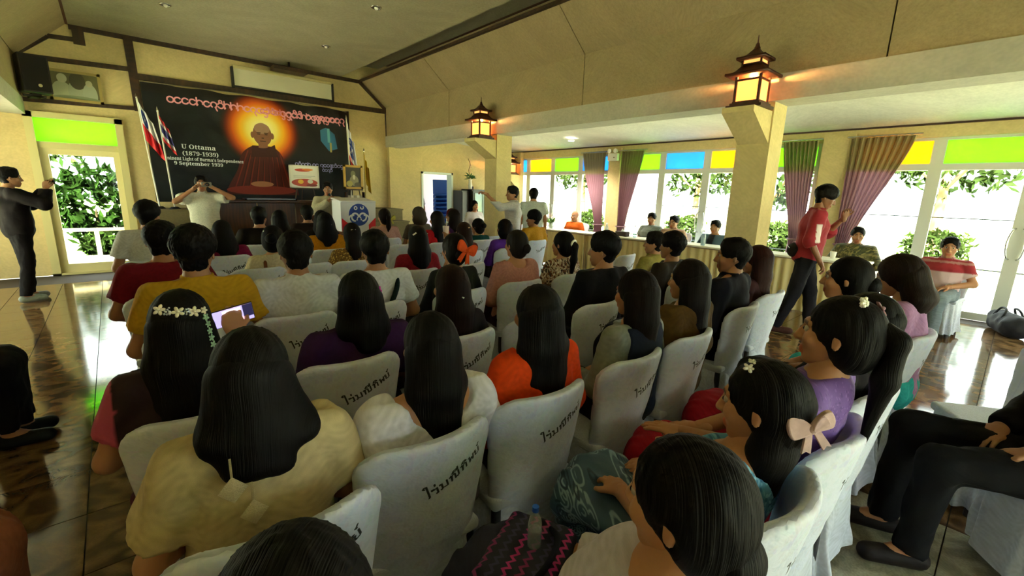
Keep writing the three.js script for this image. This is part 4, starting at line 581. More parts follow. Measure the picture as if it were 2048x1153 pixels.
// spec: at [x, headY, z] of the head centre, yaw, m(ale), stand, head [yaw, pitch, roll], hair, top, bottom, arms {l, r}: {e, w, d, curl}
function person(o) {
  const L = o.lod ?? 1, cell = [0.011, 0.015, 0.021][L], hc = [0.0055, 0.008, 0.0115][L], m = !!o.m, st = !!o.stand, S = st ? o.at[1] / 1.54 : 1, [hx, hp, hr] = o.head ?? [0, 0, 0], sh = (m ? 0.168 : 0.148) * S;
  const e = st ? 0 : o.at[1] - 1.14, base = st ? 0.92 * S : 0.54, lean = o.lean ?? 0;
  const Lz = (p) => { const y = p.y - base; return V(p.x, base + y * Math.cos(lean) + (p.z - 0.03) * Math.sin(lean) * 0, p.z - y * Math.sin(lean)); };
  const J = st ? { pelvis: V(0, 0.92 * S, 0), waist: Lz(V(0, 1.06 * S, 0)), chest: Lz(V(0, 1.24 * S, 0.01)), neck: Lz(V(0, 1.4 * S, 0.015)), head: Lz(V(0, 1.54 * S, -0.015)) }
    : { pelvis: V(0, 0.55, 0.0), waist: Lz(V(0, 0.69 + e * 0.4, 0.012)), chest: Lz(V(0, 0.86 + e * 0.8, 0.018)), neck: Lz(V(0, 1.0 + e, 0.03)), head: Lz(V(0, 1.14 + e, 0.025)) };
  if (o.bow) { J.head.z -= o.bow; J.head.y -= o.bow * 0.35; }
  const dn = J.neck, root = thing('person', o.label, 'person', [0, 0, 0], o.yaw ?? 0, o.group), yaw = o.yaw ?? 0;
  root.position.set(o.at[0] - (J.head.x * Math.cos(yaw) + J.head.z * Math.sin(yaw)), o.lift ?? 0, o.at[2] - (-J.head.x * Math.sin(yaw) + J.head.z * Math.cos(yaw)));
  const skin = lin(o.skin ?? (m ? 0xa5734f : 0xb5805c)), sf = () => skin, one = new THREE.Matrix4();
  const HM = new THREE.Matrix4().makeRotationFromEuler(new THREE.Euler(hp, hx, hr, 'YXZ')).scale(V(1, 1, 1).multiplyScalar(o.hs ?? (m ? 0.98 : 0.93))).setPosition(J.head), H = (x, y, z) => V(x, y, z).applyMatrix4(HM);
  const side = (q) => {
    const A = (q < 0 ? o.arms?.l : o.arms?.r) ?? {}, s = V(q * sh, dn.y - 0.045, dn.z + 0.005);
    const el = A.e ? V(q * A.e[0], A.e[1], A.e[2]) : st ? V(q * (sh + 0.06), 1.1 * S, 0.03) : V(q * (sh + (m ? 0.1 : 0.082)), 0.72 + e * 0.6, 0.02 - lean * 0.15), wr = A.w ? V(q * A.w[0], A.w[1], A.w[2]) : st ? V(q * (sh + 0.06), 0.86 * S, -0.04) : V(q * 0.11, 0.625, -0.19);
    const d = A.d ? V(q * A.d[0], A.d[1], A.d[2]).normalize() : wr.clone().sub(el).normalize(); return { q, s, el, wr, d, curl: A.curl ?? 0.5, up: A.up ? V(...A.up) : V(0, 1, 0.15) };
  };
  const arms = [side(-1), side(1)];
  const legs = [-1, 1].map((q) => { const K = o.knee?.[q < 0 ? 0 : 1]; return st ? { q, h: V(q * 0.085 * S, 0.9 * S, 0), k: V(q * 0.1, 0.49 * S, q * (o.stride ?? 0.02) - 0.02), a: V(q * 0.105, 0.085, q * (o.stride ?? 0.02) * 2 + 0.03) } : { q, h: V(q * 0.085, 0.52, 0.02), k: K ? V(...K[0]) : V(q * (m ? 0.1 : 0.075), 0.5, -0.4), a: K ? V(...K[1]) : V(q * (m ? 0.1 : 0.075), 0.09, -0.38) }; });
  const pts = [J.head, J.pelvis, J.neck, ...arms.flatMap((a) => [a.s, a.el, a.wr]), ...legs.flatMap((l) => [l.h, l.k, l.a])], lo = [0, 1, 2].map((i) => Math.min(...pts.map((p) => p.getComponent(i))) - 0.24), hi = [0, 1, 2].map((i) => Math.max(...pts.map((p) => p.getComponent(i))) + 0.22);
  lo[1] = Math.max(lo[1], -0.04); hi[1] = J.head.y + 0.12;
  const tw = m ? 1 : 0.9, torso = (f, g) => f.cap(J.pelvis, J.waist, 0.118 + g, 0.098 * tw + g, { k: 0.06, sx: 1.32 }).cap(J.waist, J.chest, 0.098 * tw + g, 0.108 * tw + g, { k: 0.06, sx: 1.36 }).cap(J.chest, V(0, dn.y - 0.06, dn.z + 0.01), 0.106 * tw + g, 0.062 + g, { k: 0.06, sx: 1.5 });
  const shoulders = (f, g) => { for (const a of arms) f.cap(V(0, dn.y - 0.012, dn.z + 0.01), a.s, 0.043 + g, 0.05 * tw + g, { k: 0.045 }); };
  const B = new Field(lo, hi, cell); torso(B, 0); shoulders(B, 0);
  B.cap(V(0, dn.y - 0.03, dn.z + 0.008), H(0, -0.045, 0.02), m ? 0.058 : 0.05, m ? 0.052 : 0.044, { k: 0.03 });
  for (const a of arms) B.cap(a.s, a.el, 0.047 * tw, 0.038 * tw, { k: 0.03 }).cap(a.el, a.wr.clone().addScaledVector(a.d, 0.012), 0.039 * tw, 0.026, { k: 0.02 });
  for (const l of legs) B.cap(l.h, l.k, 0.08, 0.054, { k: 0.03 }).cap(l.k, l.a, 0.054, 0.034, { k: 0.03 }).cap(l.a, V(l.a.x + l.q * 0.015, 0.035, l.a.z - 0.14), 0.036, 0.026, { k: 0.02 });
  const pieces = [[B.mesh(), one, sf], [headGeo(m, hc), HM, (x, y, z) => { const t = headTint(x, y, z); return [skin[0] * t[0], skin[1] * t[1], skin[2] * t[2]]; }]];
  for (const a of arms) { const z = a.d.clone().negate(), x = a.up.clone().cross(z).normalize(), y = z.clone().cross(x), hm = new THREE.Matrix4().makeBasis(x.multiplyScalar(-a.q * (m ? 1 : 0.92)), y.multiplyScalar(m ? 1 : 0.92), z.multiplyScalar(m ? 1 : 0.92)).setPosition(a.wr); pieces.push([handGeo(a.curl, L === 0 ? 0.0055 : L === 1 ? 0.007 : 0.0085), hm, sf]); }
  part(root, 'body', joinColored(pieces), skinM);
  if (L < 2 || o.face) for (const q of [-1, 1]) { const c = H(q * 0.031, 0.006, -0.0765), ey = part(root, 'eye', eyeGeo, mat(0xbdb2a6, 0.3), [c.x, c.y, c.z]), ic = V(0, 0, -0.0075).transformDirection(HM).multiplyScalar(0.0075); part(ey, 'iris', irisGeo, mat(0x1c100a, 0.2), [ic.x, ic.y, ic.z]); }
  // top
  const T = o.top ?? {}, g = T.loose ?? (m ? 0.02 : 0.015), C = new Field(lo, hi, cell); torso(C, g); shoulders(C, g * 0.75);
  if (!m) for (const q of [-1, 1]) C.ell([q * 0.062, J.chest.y - 0.01, J.chest.z - 0.085], [0.062, 0.06, 0.055], 0.03);
  C.all((x, y, z, a) => Math.max(a, (T.hem ?? (st ? 0.84 * S : 0.47)) - y));
  const slv = T.sl ?? 'short';
  for (const a of arms) {
    const mid = a.s.clone().lerp(a.el, slv === 'cap' ? 0.3 : 0.66);
    if (slv === 'short' || slv === 'cap') C.cap(a.s, mid, 0.052 * tw + g, 0.05 * tw + g * 1.3, { k: 0.01, flat: true });
    else if (slv === 'puff') { C.cap(a.s.clone().add(V(a.q * 0.015, -0.02, 0)), a.s.clone().lerp(a.el, 0.55), 0.088, 0.082, { k: 0.04 }).cap(a.s, a.s.clone().lerp(a.el, 0.85), 0.05, 0.058, { k: 0.02, flat: true }); }
    else if (slv === 'half') C.cap(a.s, a.el, 0.05 * tw + g, 0.044 * tw + g, { k: 0.012 }).cap(a.el, a.el.clone().lerp(a.wr, 0.25), 0.044 + g, 0.046 + g, { k: 0.02, flat: true });
    else if (slv === 'long') C.cap(a.s, a.el, 0.05 * tw + g, 0.042 * tw + g, { k: 0.012 }).cap(a.el, a.wr, 0.042 * tw + g, 0.03 + g, { k: 0.02, flat: true });
  }
  const ny = dn.y + (T.neck ?? 0.012);
  C.all((x, y, z, a) => Math.max(a, y - ny - 0.25 * Math.max(0, z - dn.z)));
  if (T.scoop) C.ell([0, dn.y + 0.02, dn.z + 0.03], [T.scoop, T.scoop * 0.8, 0.2], 0.01, true);
  const amp = (T.wr ?? 0.006) * (L === 2 ? 0.6 : 1);
  C.all((x, y, z, a) => Math.abs(a) < 0.06 ? a + amp * (noise3(x * 8 + o.at[0] * 7, y * 5, z * 8) + 0.3 * noise3(x * 17, y * 8 + o.at[2], z * 17)) : a);
  if (T.collar) { const cy = dn.y + 0.012, cz = dn.z; C.add([-0.09, cy - 0.05, cz - 0.09], [0.09, cy + 0.05, cz + 0.09], (x, y, z) => { const r = Math.hypot(x, z - cz) - 0.062 - (0.02 - (y - cy)) * 0.2; return Math.max(Math.abs(r) - 0.008, Math.abs(y - cy - 0.004) - 0.026); }, 0.006); }
  const garment = part(root, T.name ?? (m ? 'shirt' : 'blouse'), C.mesh(T.bands), T.mat ?? (T.bands ? mat(0xffffff, 0.85, { vertexColors: true, bumpMap: clothBump, bumpScale: 0.0016 }) : fabric(T.c ?? 0x333333)));
  if (T.vest) { const W = new Field(lo, hi, cell); torso(W, g + 0.014); shoulders(W, g + 0.006); W.all((x, y, z, a) => Math.max(a, (st ? 0.9 * S : 0.5) - y, y - ny + 0.004, Math.abs(x) - sh * 0.92)); part(root, 'vest', W.mesh(), fabric(T.vest)); }
  // bottom and shoes
  const bt = o.bottom ?? {}, D = new Field(lo, hi, cell), kind = bt.kind ?? (m ? 'trousers' : 'skirt');
  D.cap(V(J.pelvis.x, J.pelvis.y - 0.02, J.pelvis.z), V(0, J.pelvis.y + 0.06, J.pelvis.z), 0.128, 0.115, { k: 0.04, sx: 1.34 });
  if (kind === 'trousers') for (const l of legs) D.cap(l.h, l.k, 0.096, 0.07, { k: 0.03 }).cap(l.k, l.a, 0.07, 0.058, { k: 0.03, flat: true });
  else { const K = legs[0].k.clone().add(legs[1].k).multiplyScalar(0.5), A2 = legs[0].a.clone().add(legs[1].a).multiplyScalar(0.5), w = 1.9; D.cap(V(0, legs[0].h.y, legs[0].h.z), K, 0.1, 0.09, { k: 0.04, sx: w }).cap(K, V(A2.x, 0.14, A2.z), 0.09, 0.1, { k: 0.04, sx: w, flat: true }); D.all((x, y, z, a) => Math.max(a, 0.12 - y)); }
  D.all((x, y, z, a) => Math.abs(a) < 0.05 ? a + 0.009 * noise3(x * 13, y * 5 + 3, z * 4) + 0.004 * noise3(x * 26, y * 9, z * 8) : a);
  part(root, kind, D.mesh(), bt.mat ?? fabric(bt.c ?? 0x201c22));
  for (const l of legs) { const F = new Field([l.a.x - 0.1, -0.02, l.a.z - 0.24], [l.a.x + 0.1, 0.15, l.a.z + 0.12], L === 2 ? 0.016 : 0.012); const to = V(l.a.x + l.q * 0.02, 0.045, l.a.z - 0.15), lift = l.a.y > 0.2 ? l.a.y - 0.09 : 0; F.cap(V(l.a.x, 0.05, l.a.z + 0.035), to, 0.045, 0.04, { k: 0.02 }).all((x, y, z, a) => Math.max(a, 0.004 - y)); const s = part(root, 'shoe', F.mesh(), fabric(o.shoes ?? 0x2a2420, 0.6)); s.position.y = lift; }
  // hair
  const h = o.hair ?? {}, hs = h.style ?? (m ? 'short' : 'long'), bits = [], vol = h.vol ?? 1, white = () => [1, 1, 1];
  if (hs !== 'bald') {
    const capStyle = hs === 'short' ? 'short' : hs === 'long' || hs === 'bob' ? 'loose' : 'tied'; bits.push([capGeo(capStyle, hc + 0.001, vol), HM, white]);
    const hl = [lo[0], h.end !== undefined ? h.end - 0.1 : J.head.y - 0.75, J.head.z - 0.25], R = new Field([J.head.x - 0.3, hl[1], hl[2]], [J.head.x + 0.3, J.head.y + 0.16, J.head.z + 0.36], hc + 0.0025); let used = false;
    const back = Math.max(J.chest.z + 0.105 + g, J.neck.z + 0.06);
    const fall = (list, end, wide, r0, r1) => { used = true; for (const i of list) { const u = i / 3, rr0 = r0 * (1.12 - 0.25 * u * u), s = H(u * 0.055 * vol, 0.03 - Math.abs(u) * 0.03, 0.076 * vol - u * u * 0.05), n = V(J.head.x * 0.5 + u * 0.066 * wide + (s.x - J.head.x - u * 0.055) * 0.5, Math.max(dn.y + 0.03, end + 0.04), lerp(dn.z + 0.075, dn.z + 0.04, u * u)), x = V(u * 0.078 * wide * (h.tail ?? 1), end + (u * u) * 0.05 + 0.035 * (noise3(i * 3.1, o.at[0] * 3, 1)), back - 0.015 - u * u * 0.03); R.cap(s, n, rr0, r0 * 0.9, { k: 0.035 }); if (end < n.y - 0.05) R.cap(n, x, r0 * 0.9, r1, { k: 0.03 }); else R.cap(n, V(n.x, end, n.z), r0, r1, { k: 0.03 }); } };
    const idx = [-3, -2, -1, 0, 1, 2, 3];
    if (hs === 'long') fall(idx, h.end ?? J.head.y - 0.45, h.wide ?? 1, 0.042, 0.02);
    if (hs === 'bob') { fall(idx, h.end ?? J.head.y - 0.2, h.wide ?? 1.1, 0.046, 0.03); }
    if (hs === 'half') fall([-2, -1, 0, 1, 2], h.end ?? J.head.y - 0.45, h.wide ?? 0.85, 0.04, 0.016);
    if (hs === 'bun') { used = true; const b = h.bun ?? [0, 0.02, 0.125, 0.042], c = H(b[0], b[1], b[2]); R.ell([c.x, c.y, c.z], [b[3] * 1.1, b[3], b[3]], 0.02); for (let k = 0; k < 5; k++) R.ell([c.x + Math.cos(k * 1.26) * b[3] * 0.55, c.y + Math.sin(k * 1.26) * b[3] * 0.55, c.z + 0.012], [b[3] * 0.5, b[3] * 0.5, b[3] * 0.5], 0.006); }
    if (hs === 'pony') { used = true; const p = h.pony ?? [0, 0.03, 0.115], a = H(...p), b = H(p[0], p[1] - 0.03, p[2] + 0.035), c = H(p[0], p[1] - 0.16, p[2] + 0.03), d = V(c.x, h.end ?? J.head.y - 0.42, Math.max(c.z - 0.02, back - 0.01)); R.cap(a, b, 0.024, 0.028, { k: 0.02 }).cap(b, c, 0.028, 0.032, { k: 0.02 }).cap(c, d, 0.032, 0.01, { k: 0.02 }); }
    if (used) { R.all((x, y, z, a) => Math.abs(a) < 0.03 ? a + 0.002 * noise3((x + z * 0.6) * 32, y * 2.2, o.at[0]) : a); bits.push([R.mesh(), one, white]); }
    const hg = joinColored(bits); hg.deleteAttribute('color'); part(root, 'hair', hg, hairMat(h.c ?? BLACK));
  }
  o.extra?.(root, H, J, HM);
  return root;
}
// hair ornaments and small carried parts
const ornament = (root, name, geo, m, HM, at, rot = [0, 0, 0], label) => { const q = part(root, name, geo, m); const M = HM.clone().multiply(new THREE.Matrix4().makeRotationFromEuler(new THREE.Euler(...rot)).setPosition(...at)); M.decompose(q.position, q.quaternion, q.scale); if (label) q.userData.label = label; return q; };
function bowGeo(s = 1) {                                       // ribbon bow: two flat loops with a fold, two tails, a knot
  const L = [], loop = new THREE.Shape(); loop.moveTo(0, 0.004); loop.bezierCurveTo(0.02, 0.026, 0.05, 0.036, 0.06, 0.024); loop.bezierCurveTo(0.066, 0.004, 0.058, -0.022, 0.05, -0.024); loop.bezierCurveTo(0.034, -0.022, 0.014, -0.012, 0, -0.006);
  const tail = new THREE.Shape([[0, 0], [0.016, 0.0], [0.04, -0.06], [0.028, -0.056], [0.018, -0.066]].map((p) => new THREE.Vector2(...p))), ex = { depth: 0.006, bevelEnabled: true, bevelSize: 0.004, bevelThickness: 0.004, bevelSegments: 2, curveSegments: 8 };
  for (const q of [0, 1]) { const g = new THREE.ExtrudeGeometry(loop, ex); g.rotateX(0.25); g.rotateZ(0.28); const t = new THREE.ExtrudeGeometry(tail, { ...ex, bevelSize: 0.001, bevelThickness: 0.001 }); const f = new THREE.ExtrudeGeometry(loop, ex); f.scale(0.72, 0.6, 1); f.rotateZ(0.5); f.translate(0, 0, 0.009); for (const k of [g, t, f]) { if (q) k.rotateY(Math.PI); if (q) k.translate(0, 0, 0.008); L.push(k); } }
  const k = new THREE.SphereGeometry(0.012, 12, 8); k.scale(1, 1.1, 0.8); k.translate(0, 0, 0.008); L.push(k); const g = merge(L); g.scale(s, s, s); return g;
}
function flowerGeo(n = 5, r = 0.018) { const L = []; for (let i = 0; i < n; i++) { const a = i / n * 6.283, g = new THREE.SphereGeometry(0.5, 8, 6); g.scale(r * 1.3, r * 0.8, 0.008); g.rotateZ(a); g.translate(Math.cos(a) * r * 0.75, Math.sin(a) * r * 0.75, 0); L.push(g); } const c = new THREE.SphereGeometry(r * 0.35, 8, 6); c.translate(0, 0, 0.004); L.push(c); return merge(L); }
function beadsGeo(n, rx, ry, r, s0 = 1) { const L = []; for (let i = 0; i < n; i++) { const a = i * 2.4, q = Math.sqrt((i + 0.5) / n), g = new THREE.IcosahedronGeometry(r * (0.7 + 0.6 * ((i * 7) % 5) / 5), 0); g.translate(Math.cos(a) * rx * q, Math.sin(a) * ry * q, 0.004 * Math.sin(i)); L.push(g); } return merge(L); }
const pearlM = mat(0xf2eee6, 0.25), crystalM = mat(0xe8eef6, 0.08, { metalness: 0.5 });
const ROW = { A: -0.27, B: -1.03, C: -1.73, D: -2.54, E: -3.43, F: -4.18, G: -5.08, H: -5.85, I: -6.6 };
// one seated listener with the chair below; look: how far the head turns towards the lectern
function sit(who, at, row, o = {}, chairX) {
  const aim = Math.atan2(-(2.8 - at[0]), 8 + at[2]), label = o.label ?? who; o.yaw ??= aim * 0.12 + rr(-0.04, 0.04);
  o.head ??= [aim * 0.55 + rr(-0.12, 0.12), rr(-0.06, 0.06), rr(-0.04, 0.04)];
  const p = person({ ...o, at, label, group: o.group ?? 'seated audience' }), rz = typeof row === 'number' ? row : ROW[row];
  if (!o.noChair) chair(o.chairLabel ?? 'white covered chair under the ' + (o.tail ?? who), chairX ?? at[0], rz - 0.19, o.chairYaw ?? aim * 0.1 + rr(-0.05, 0.05));
  return p;
}
const lace = (bg, cols, n = 260, s = 9) => canvas(256, 256, (c) => { c.fillStyle = bg; c.fillRect(0, 0, 256, 256); for (let i = 0; i < n; i++) { c.fillStyle = cols[i % cols.length]; c.beginPath(); c.ellipse(rnd() * 256, rnd() * 256, s * rr(0.4, 1.3), s * rr(0.3, 0.9), rnd() * 3, 0, 7); c.fill(); } }, [4, 4]);
const printed = (map, r = 0.8) => mat(0xffffff, r, { map, bumpMap: clothBump, bumpScale: 0.0016 });
const swirl = canvas(256, 256, (c) => { c.fillStyle = '#3f5a70'; c.fillRect(0, 0, 256, 256); c.lineWidth = 4; for (let i = 0; i < 46; i++) { c.strokeStyle = i % 3 ? '#8fa9ba' : '#22384c'; const x = rnd() * 256, y = rnd() * 256; for (let r = 6; r < 26; r += 8) { c.beginPath(); c.arc(x, y, r, rnd() * 6, rnd() * 6 + 4); c.stroke(); } } }, [3, 3]);
const camo = lace('#6a6338', ['#4b4a28', '#857a4a', '#3a3d22'], 120, 26), blueLace = lace('#4a86ad', ['#6fa6c6', '#2f668e', '#86bcd6'], 340, 8), goldLace = lace('#7a5a22', ['#c7a04a', '#4f3512', '#e0c06a'], 320, 7), floral = lace('#b09a80', ['#5a2e14', '#d8cbb8', '#7a4420', '#2c1810'], 260, 11), violet = lace('#6a4a94', ['#7b5aa8', '#5c3f86'], 300, 5), plaid = canvas(128, 128, (c) => { c.fillStyle = '#9aa39a'; c.fillRect(0, 0, 128, 128); c.fillStyle = 'rgba(60,70,80,0.5)'; for (let i = 0; i < 128; i += 24) { c.fillRect(i, 0, 8, 128); c.fillRect(0, i, 128, 8); } }, [8, 8]);

// row A, directly before the camera
sit('dark-haired person at the back row with only the crown in view', [0.088, 1.1, -0.43], -0.3, { lod: 0, lean: -0.2, label: 'black-haired person in the back row, only the crown showing, behind the beige-bloused woman', top: { c: 0x2a2426 }, hair: { style: 'bob', vol: 1.02 }, tail: 'black-haired person behind the beige-bloused woman' });
sit('woman with an updo and a crystal hair clip', [0.674, 1.043, -0.3], 'A', { lod: 0, lean: -0.2, label: 'black-haired woman with a rolled updo and glittering crystal hair clip', skin: 0xc08a62, head: [0.12, -0.05, 0.05], top: { c: 0xded6ea, sl: 'long', loose: 0.024 }, bottom: { c: 0x3a3a4a }, hair: { style: 'bun', bun: [0.0, -0.06, 0.09, 0.05], vol: 1.03 }, extra: (r, H, J, M) => { ornament(r, 'crystal_clip', beadsGeo(60, 0.034, 0.02, 0.0045), crystalM, M, [-0.068, -0.1, 0.118], [0.2, -0.8, 0.5]); ornament(r, 'crystal_drop', beadsGeo(18, 0.012, 0.024, 0.004), crystalM, M, [-0.035, -0.075, 0.142], [0, -0.6, -0.6]); }, tail: 'woman with the crystal hair clip' }, 0.6);
sit('woman in blue lace with a pink ribbon bow', [1.2, 1.035, -0.365], 'A', { lod: 0, lean: -0.2, label: 'young woman in a blue lace top with a pink ribbon bow in her hair', skin: 0xb8825c, head: [0.1, -0.08, 0], top: { mat: printed(blueLace), sl: 'cap', scoop: 0.09 }, bottom: { mat: printed(swirl, 0.45) }, hair: { style: 'half', end: 0.78, wide: 0.9 }, extra: (r, H, J, M) => { ornament(r, 'ribbon_bow', bowGeo(0.95), fabric(0xd8b8b8), M, [-0.035, -0.015, 0.128], [0, -0.8, 0.25]); ornament(r, 'flower_clip', flowerGeo(5, 0.013), pearlM, M, [-0.045, 0.115, -0.02], [-1.2, -0.4, 0]); ornament(r, 'flower_clip', flowerGeo(5, 0.011), pearlM, M, [-0.015, 0.125, -0.02], [-1.3, 0, 0]); }, tail: 'woman with the pink ribbon bow' }, 1.12);
sit('woman in purple', [1.6, 1.165, -0.31], 'A', { lod: 0, lean: -0.2, label: 'woman in a purple blouse with a pearl clip and ponytail, hands held out', skin: 0xb17d58, head: [0.08, 0.04, 0], top: { mat: printed(violet), sl: 'short' }, bottom: { c: 0xa01628 }, arms: { l: { e: [0.23, 0.78, -0.02], w: [0.17, 0.72, -0.2], d: [0.25, -0.02, -1], curl: 0.15 }, r: { e: [0.21, 0.76, -0.06], w: [-0.05, 0.7, -0.2], d: [-0.6, -0.1, -0.8], curl: 0.5 } }, hair: { style: 'pony', pony: [0, 0.05, 0.115], end: 0.84 }, extra: (r, H, J, M) => { ornament(r, 'pearl_clip', beadsGeo(26, 0.045, 0.012, 0.006), pearlM, M, [-0.02, 0.125, 0.05], [-0.9, 0, 0.1]); ornament(r, 'flower_clip', flowerGeo(6, 0.02), fabric(0xc79aa8), M, [0.03, 0.105, 0.09], [-0.6, 0.3, 0]); ornament(r, 'hair_pin', beadsGeo(8, 0.02, 0.004, 0.004), pearlM, M, [0.08, 0.0, 0.09], [0, 1, 0.6]); }, tail: 'woman in the purple blouse' }, 1.6);
sit('long-haired woman in black', [2.12, 1.1, -0.335], 'A', { lod: 0, lean: -0.2, label: 'woman with very long black hair sitting beside the purple-bloused woman', top: { c: 0x181216 }, bottom: { c: 0xa01628 }, hair: { style: 'long', end: 0.74 }, tail: 'long-haired woman beside the purple blouse' });
sit('woman in turquoise', [2.84, 1.15, -0.56], -0.32, { lod: 1, face: true, label: 'dark-haired woman leaning forward beside the woman in lilac', skin: 0xb17d58, lean: 0.1, head: [0.15, 0.02, 0], top: { c: 0x3c2a30 }, hair: { style: 'bun', bun: [0, -0.02, 0.12, 0.045] }, tail: 'dark-haired woman leaning forward' });
sit('woman in lilac', [3.2, 1.16, -0.4], 'A', { lod: 1, label: 'brown-haired woman with bowed head in a lilac blouse', lean: 0.06, bow: 0.04, head: [0.1, -0.22, 0.1], top: { c: 0xb98ab8 }, bottom: { c: 0x35b5b5 }, hair: { style: 'bob', c: 0x2e1d14, end: 1.0, vol: 1.08 }, tail: 'woman with bowed head in lilac' }, 3.22);
// row B
sit('woman in a beige blouse', [0.2, 1.1, -1.16], -0.93, { lod: 0, label: 'woman in a beige short-sleeved blouse with diamond tassels on her back', top: { c: 0xcdb98a, sl: 'short', loose: 0.026, wr: 0.009, scoop: 0.075 }, bottom: { c: 0x3a3020 }, hair: { style: 'bob', end: 0.93, wide: 1.25, vol: 1.0 }, extra: (r, H, J) => { for (const [x, y] of [[-0.075, 0.905], [-0.04, 0.835]]) { const t = part(r, 'tassel', placed(new THREE.OctahedronGeometry(0.032, 0), null), fabric(0xd8c79c), [x, y, J.chest.z + 0.152]); t.scale.set(0.9, 1, 0.15); part(t, 'cord', placed(cyl(0.003, 0.003, 0.05, 6), [0, 0.05, -0.004]), fabric(0xcdb98a)); } }, tail: 'woman in the beige blouse' }, 0.2);
sit('woman in a white puff-sleeved blouse', [0.69, 1.06, -1.16], 'B', { lod: 0, label: 'long-haired woman in a white off-neck blouse with big puff sleeves', skin: 0xb8825c, top: { c: 0xf2f0fa, sl: 'puff', scoop: 0.13, wr: 0.01 }, bottom: { c: 0x5a5560 }, hair: { style: 'long', end: 0.72, wide: 0.95, tail: 0.5 }, tail: 'woman in white puff sleeves' }, 0.62);
sit('woman in orange', [1.16, 1.09, -1.16], 'B', { lod: 0, label: 'long-haired woman in a bright orange blouse', top: { c: 0xe8480c, sl: 'half', loose: 0.022, scoop: 0.08 }, bottom: { c: 0x1c1c22 }, hair: { style: 'long', end: 0.78, wide: 1.15 }, tail: 'woman in bright orange' }, 1.1);
sit('woman in a navy vest and grey silk', [1.8, 1.09, -1.15], 'B', { lod: 0, label: 'woman with waist-long hair in shiny grey sleeves and a navy vest', top: { mat: fabric(0x8c9086, 0.4), sl: 'long', loose: 0.022, vest: 0x1a2238 }, bottom: { c: 0x14141a }, hair: { style: 'long', c: 0x1d120e, end: 0.6, wide: 0.95 }, tail: 'woman in the navy vest' }, 1.66);
sit('woman in brown fleece', [2.3, 1.1, -1.15], 'B', { lod: 1, label: 'long-haired woman in a fuzzy brown top', top: { c: 0x5a4118, loose: 0.03, wr: 0.012, sl: 'half' }, hair: { style: 'long', c: 0x1d120e, end: 0.74 }, tail: 'woman in the fuzzy brown top' }, 2.17);
sit('man in a navy shirt', [3.1, 1.16, -1.25], -1.12, { m: 1, lod: 1, face: true, label: 'man in a dark navy shirt with short cropped hair, seen in profile', head: [0.35, 0, 0], top: { c: 0x11111e, sl: 'half', collar: 1 }, bottom: { c: 0x15151c }, hair: { vol: 1.0 }, tail: 'man in the dark navy shirt' }, 3.05);
sit('woman with reddish hair', [3.66, 1.08, -1.3], -1.16, { lod: 1, label: 'woman with reddish brown hair in a maroon top', top: { c: 0x3a1a1c }, hair: { style: 'long', c: 0x45201a, end: 0.82 }, tail: 'woman with reddish brown hair' }, 3.66);
// row C
sit('woman with white flower clips', [0.12, 1.1, -1.72], -1.58, { lod: 0, label: 'woman with long black hair, white flower clips and sheer pink sleeves', top: { sl: 'short', bands: (x) => lin(Math.abs(x) > 0.19 ? 0xb84a68 : 0x2a1218) }, bottom: { c: 0x5a1a2a }, arms: { r: { e: [0.2, 0.78, -0.14], w: [0.16, 0.96, -0.27], d: [0, 0.9, -0.3], curl: 0.9 } }, hair: { style: 'long', end: 0.58, wide: 1.1 }, extra: (r, H, J, M) => { [[-0.035, 0.09, 0.1], [-0.01, 0.085, 0.11], [0.015, 0.082, 0.11], [0.035, 0.08, 0.105], [0.055, 0.075, 0.095]].forEach((p, i) => ornament(r, 'flower_clip', i % 2 ? beadsGeo(12, 0.014, 0.012, 0.004) : flowerGeo(5, 0.014), i % 2 ? crystalM : mat(0xe6dcc2, 0.5), M, p, [-0.6, p[0] * 6, i])); for (let i = 0; i < 6; i++) ornament(r, 'hair_garland', flowerGeo(5, 0.01), mat(i ? 0x9cc0a4 : 0xe6dcc2, 0.5), M, [0.078 + i * 0.003, 0.07 - i * 0.024, 0.07 + i * 0.002], [-0.3, 1.0, i]); }, tail: 'woman with white flower clips' }, 0.15);
sit('woman with a magenta hair flower', [0.76, 1.07, -1.87], 'C', { lod: 0, label: 'woman with a magenta hair flower and a dark purple blouse', top: { c: 0x3a1a4a, sl: 'puff' }, hair: { style: 'bob', end: 0.9, wide: 1.05, vol: 1.06 }, extra: (r, H, J, M) => { ornament(r, 'hair_flower', flowerGeo(6, 0.018), mat(0xc0189a, 0.6), M, [0.085, 0.04, 0.06], [0, 1.1, 0]); }, tail: 'woman with the magenta hair flower' }, 0.67);
sit('woman with auburn hair', [1.24, 1.06, -1.87], 'C', { lod: 1, label: 'woman with long wavy auburn hair and a small bright clip', top: { c: 0x241c20 }, hair: { style: 'long', c: 0x2c130c, end: 0.7, wide: 1.05 }, extra: (r, H, J, M) => ornament(r, 'hair_clip', beadsGeo(6, 0.014, 0.004, 0.005), pearlM, M, [0, -0.03, 0.13], [0, 0, 0.1]), tail: 'woman with wavy auburn hair' }, 1.22);
sit('man in a black jacket', [2.5, 1.17, -1.87], 'C', { m: 1, lod: 1, face: true, label: 'man in a black jacket with short hair, head turned to the lectern', skin: 0xb5805c, head: [0.35, 0, 0], top: { c: 0x09090c, sl: 'long', loose: 0.03 }, hair: { vol: 1.05 }, tail: 'man in the black jacket' }, 2.32);
sit('man with dark hair', [3.6, 1.12, -1.97], -1.83, { m: 1, lod: 1, label: 'dark-haired man seated between the khaki shirt and the maroon top', top: { c: 0x3b332c }, hair: { vol: 1.06 }, tail: 'dark-haired man by the khaki shirt' });
chair('empty white covered chair behind the orange-bloused woman\'s row, beside auburn hair', 1.74, -1.95, 0.05);
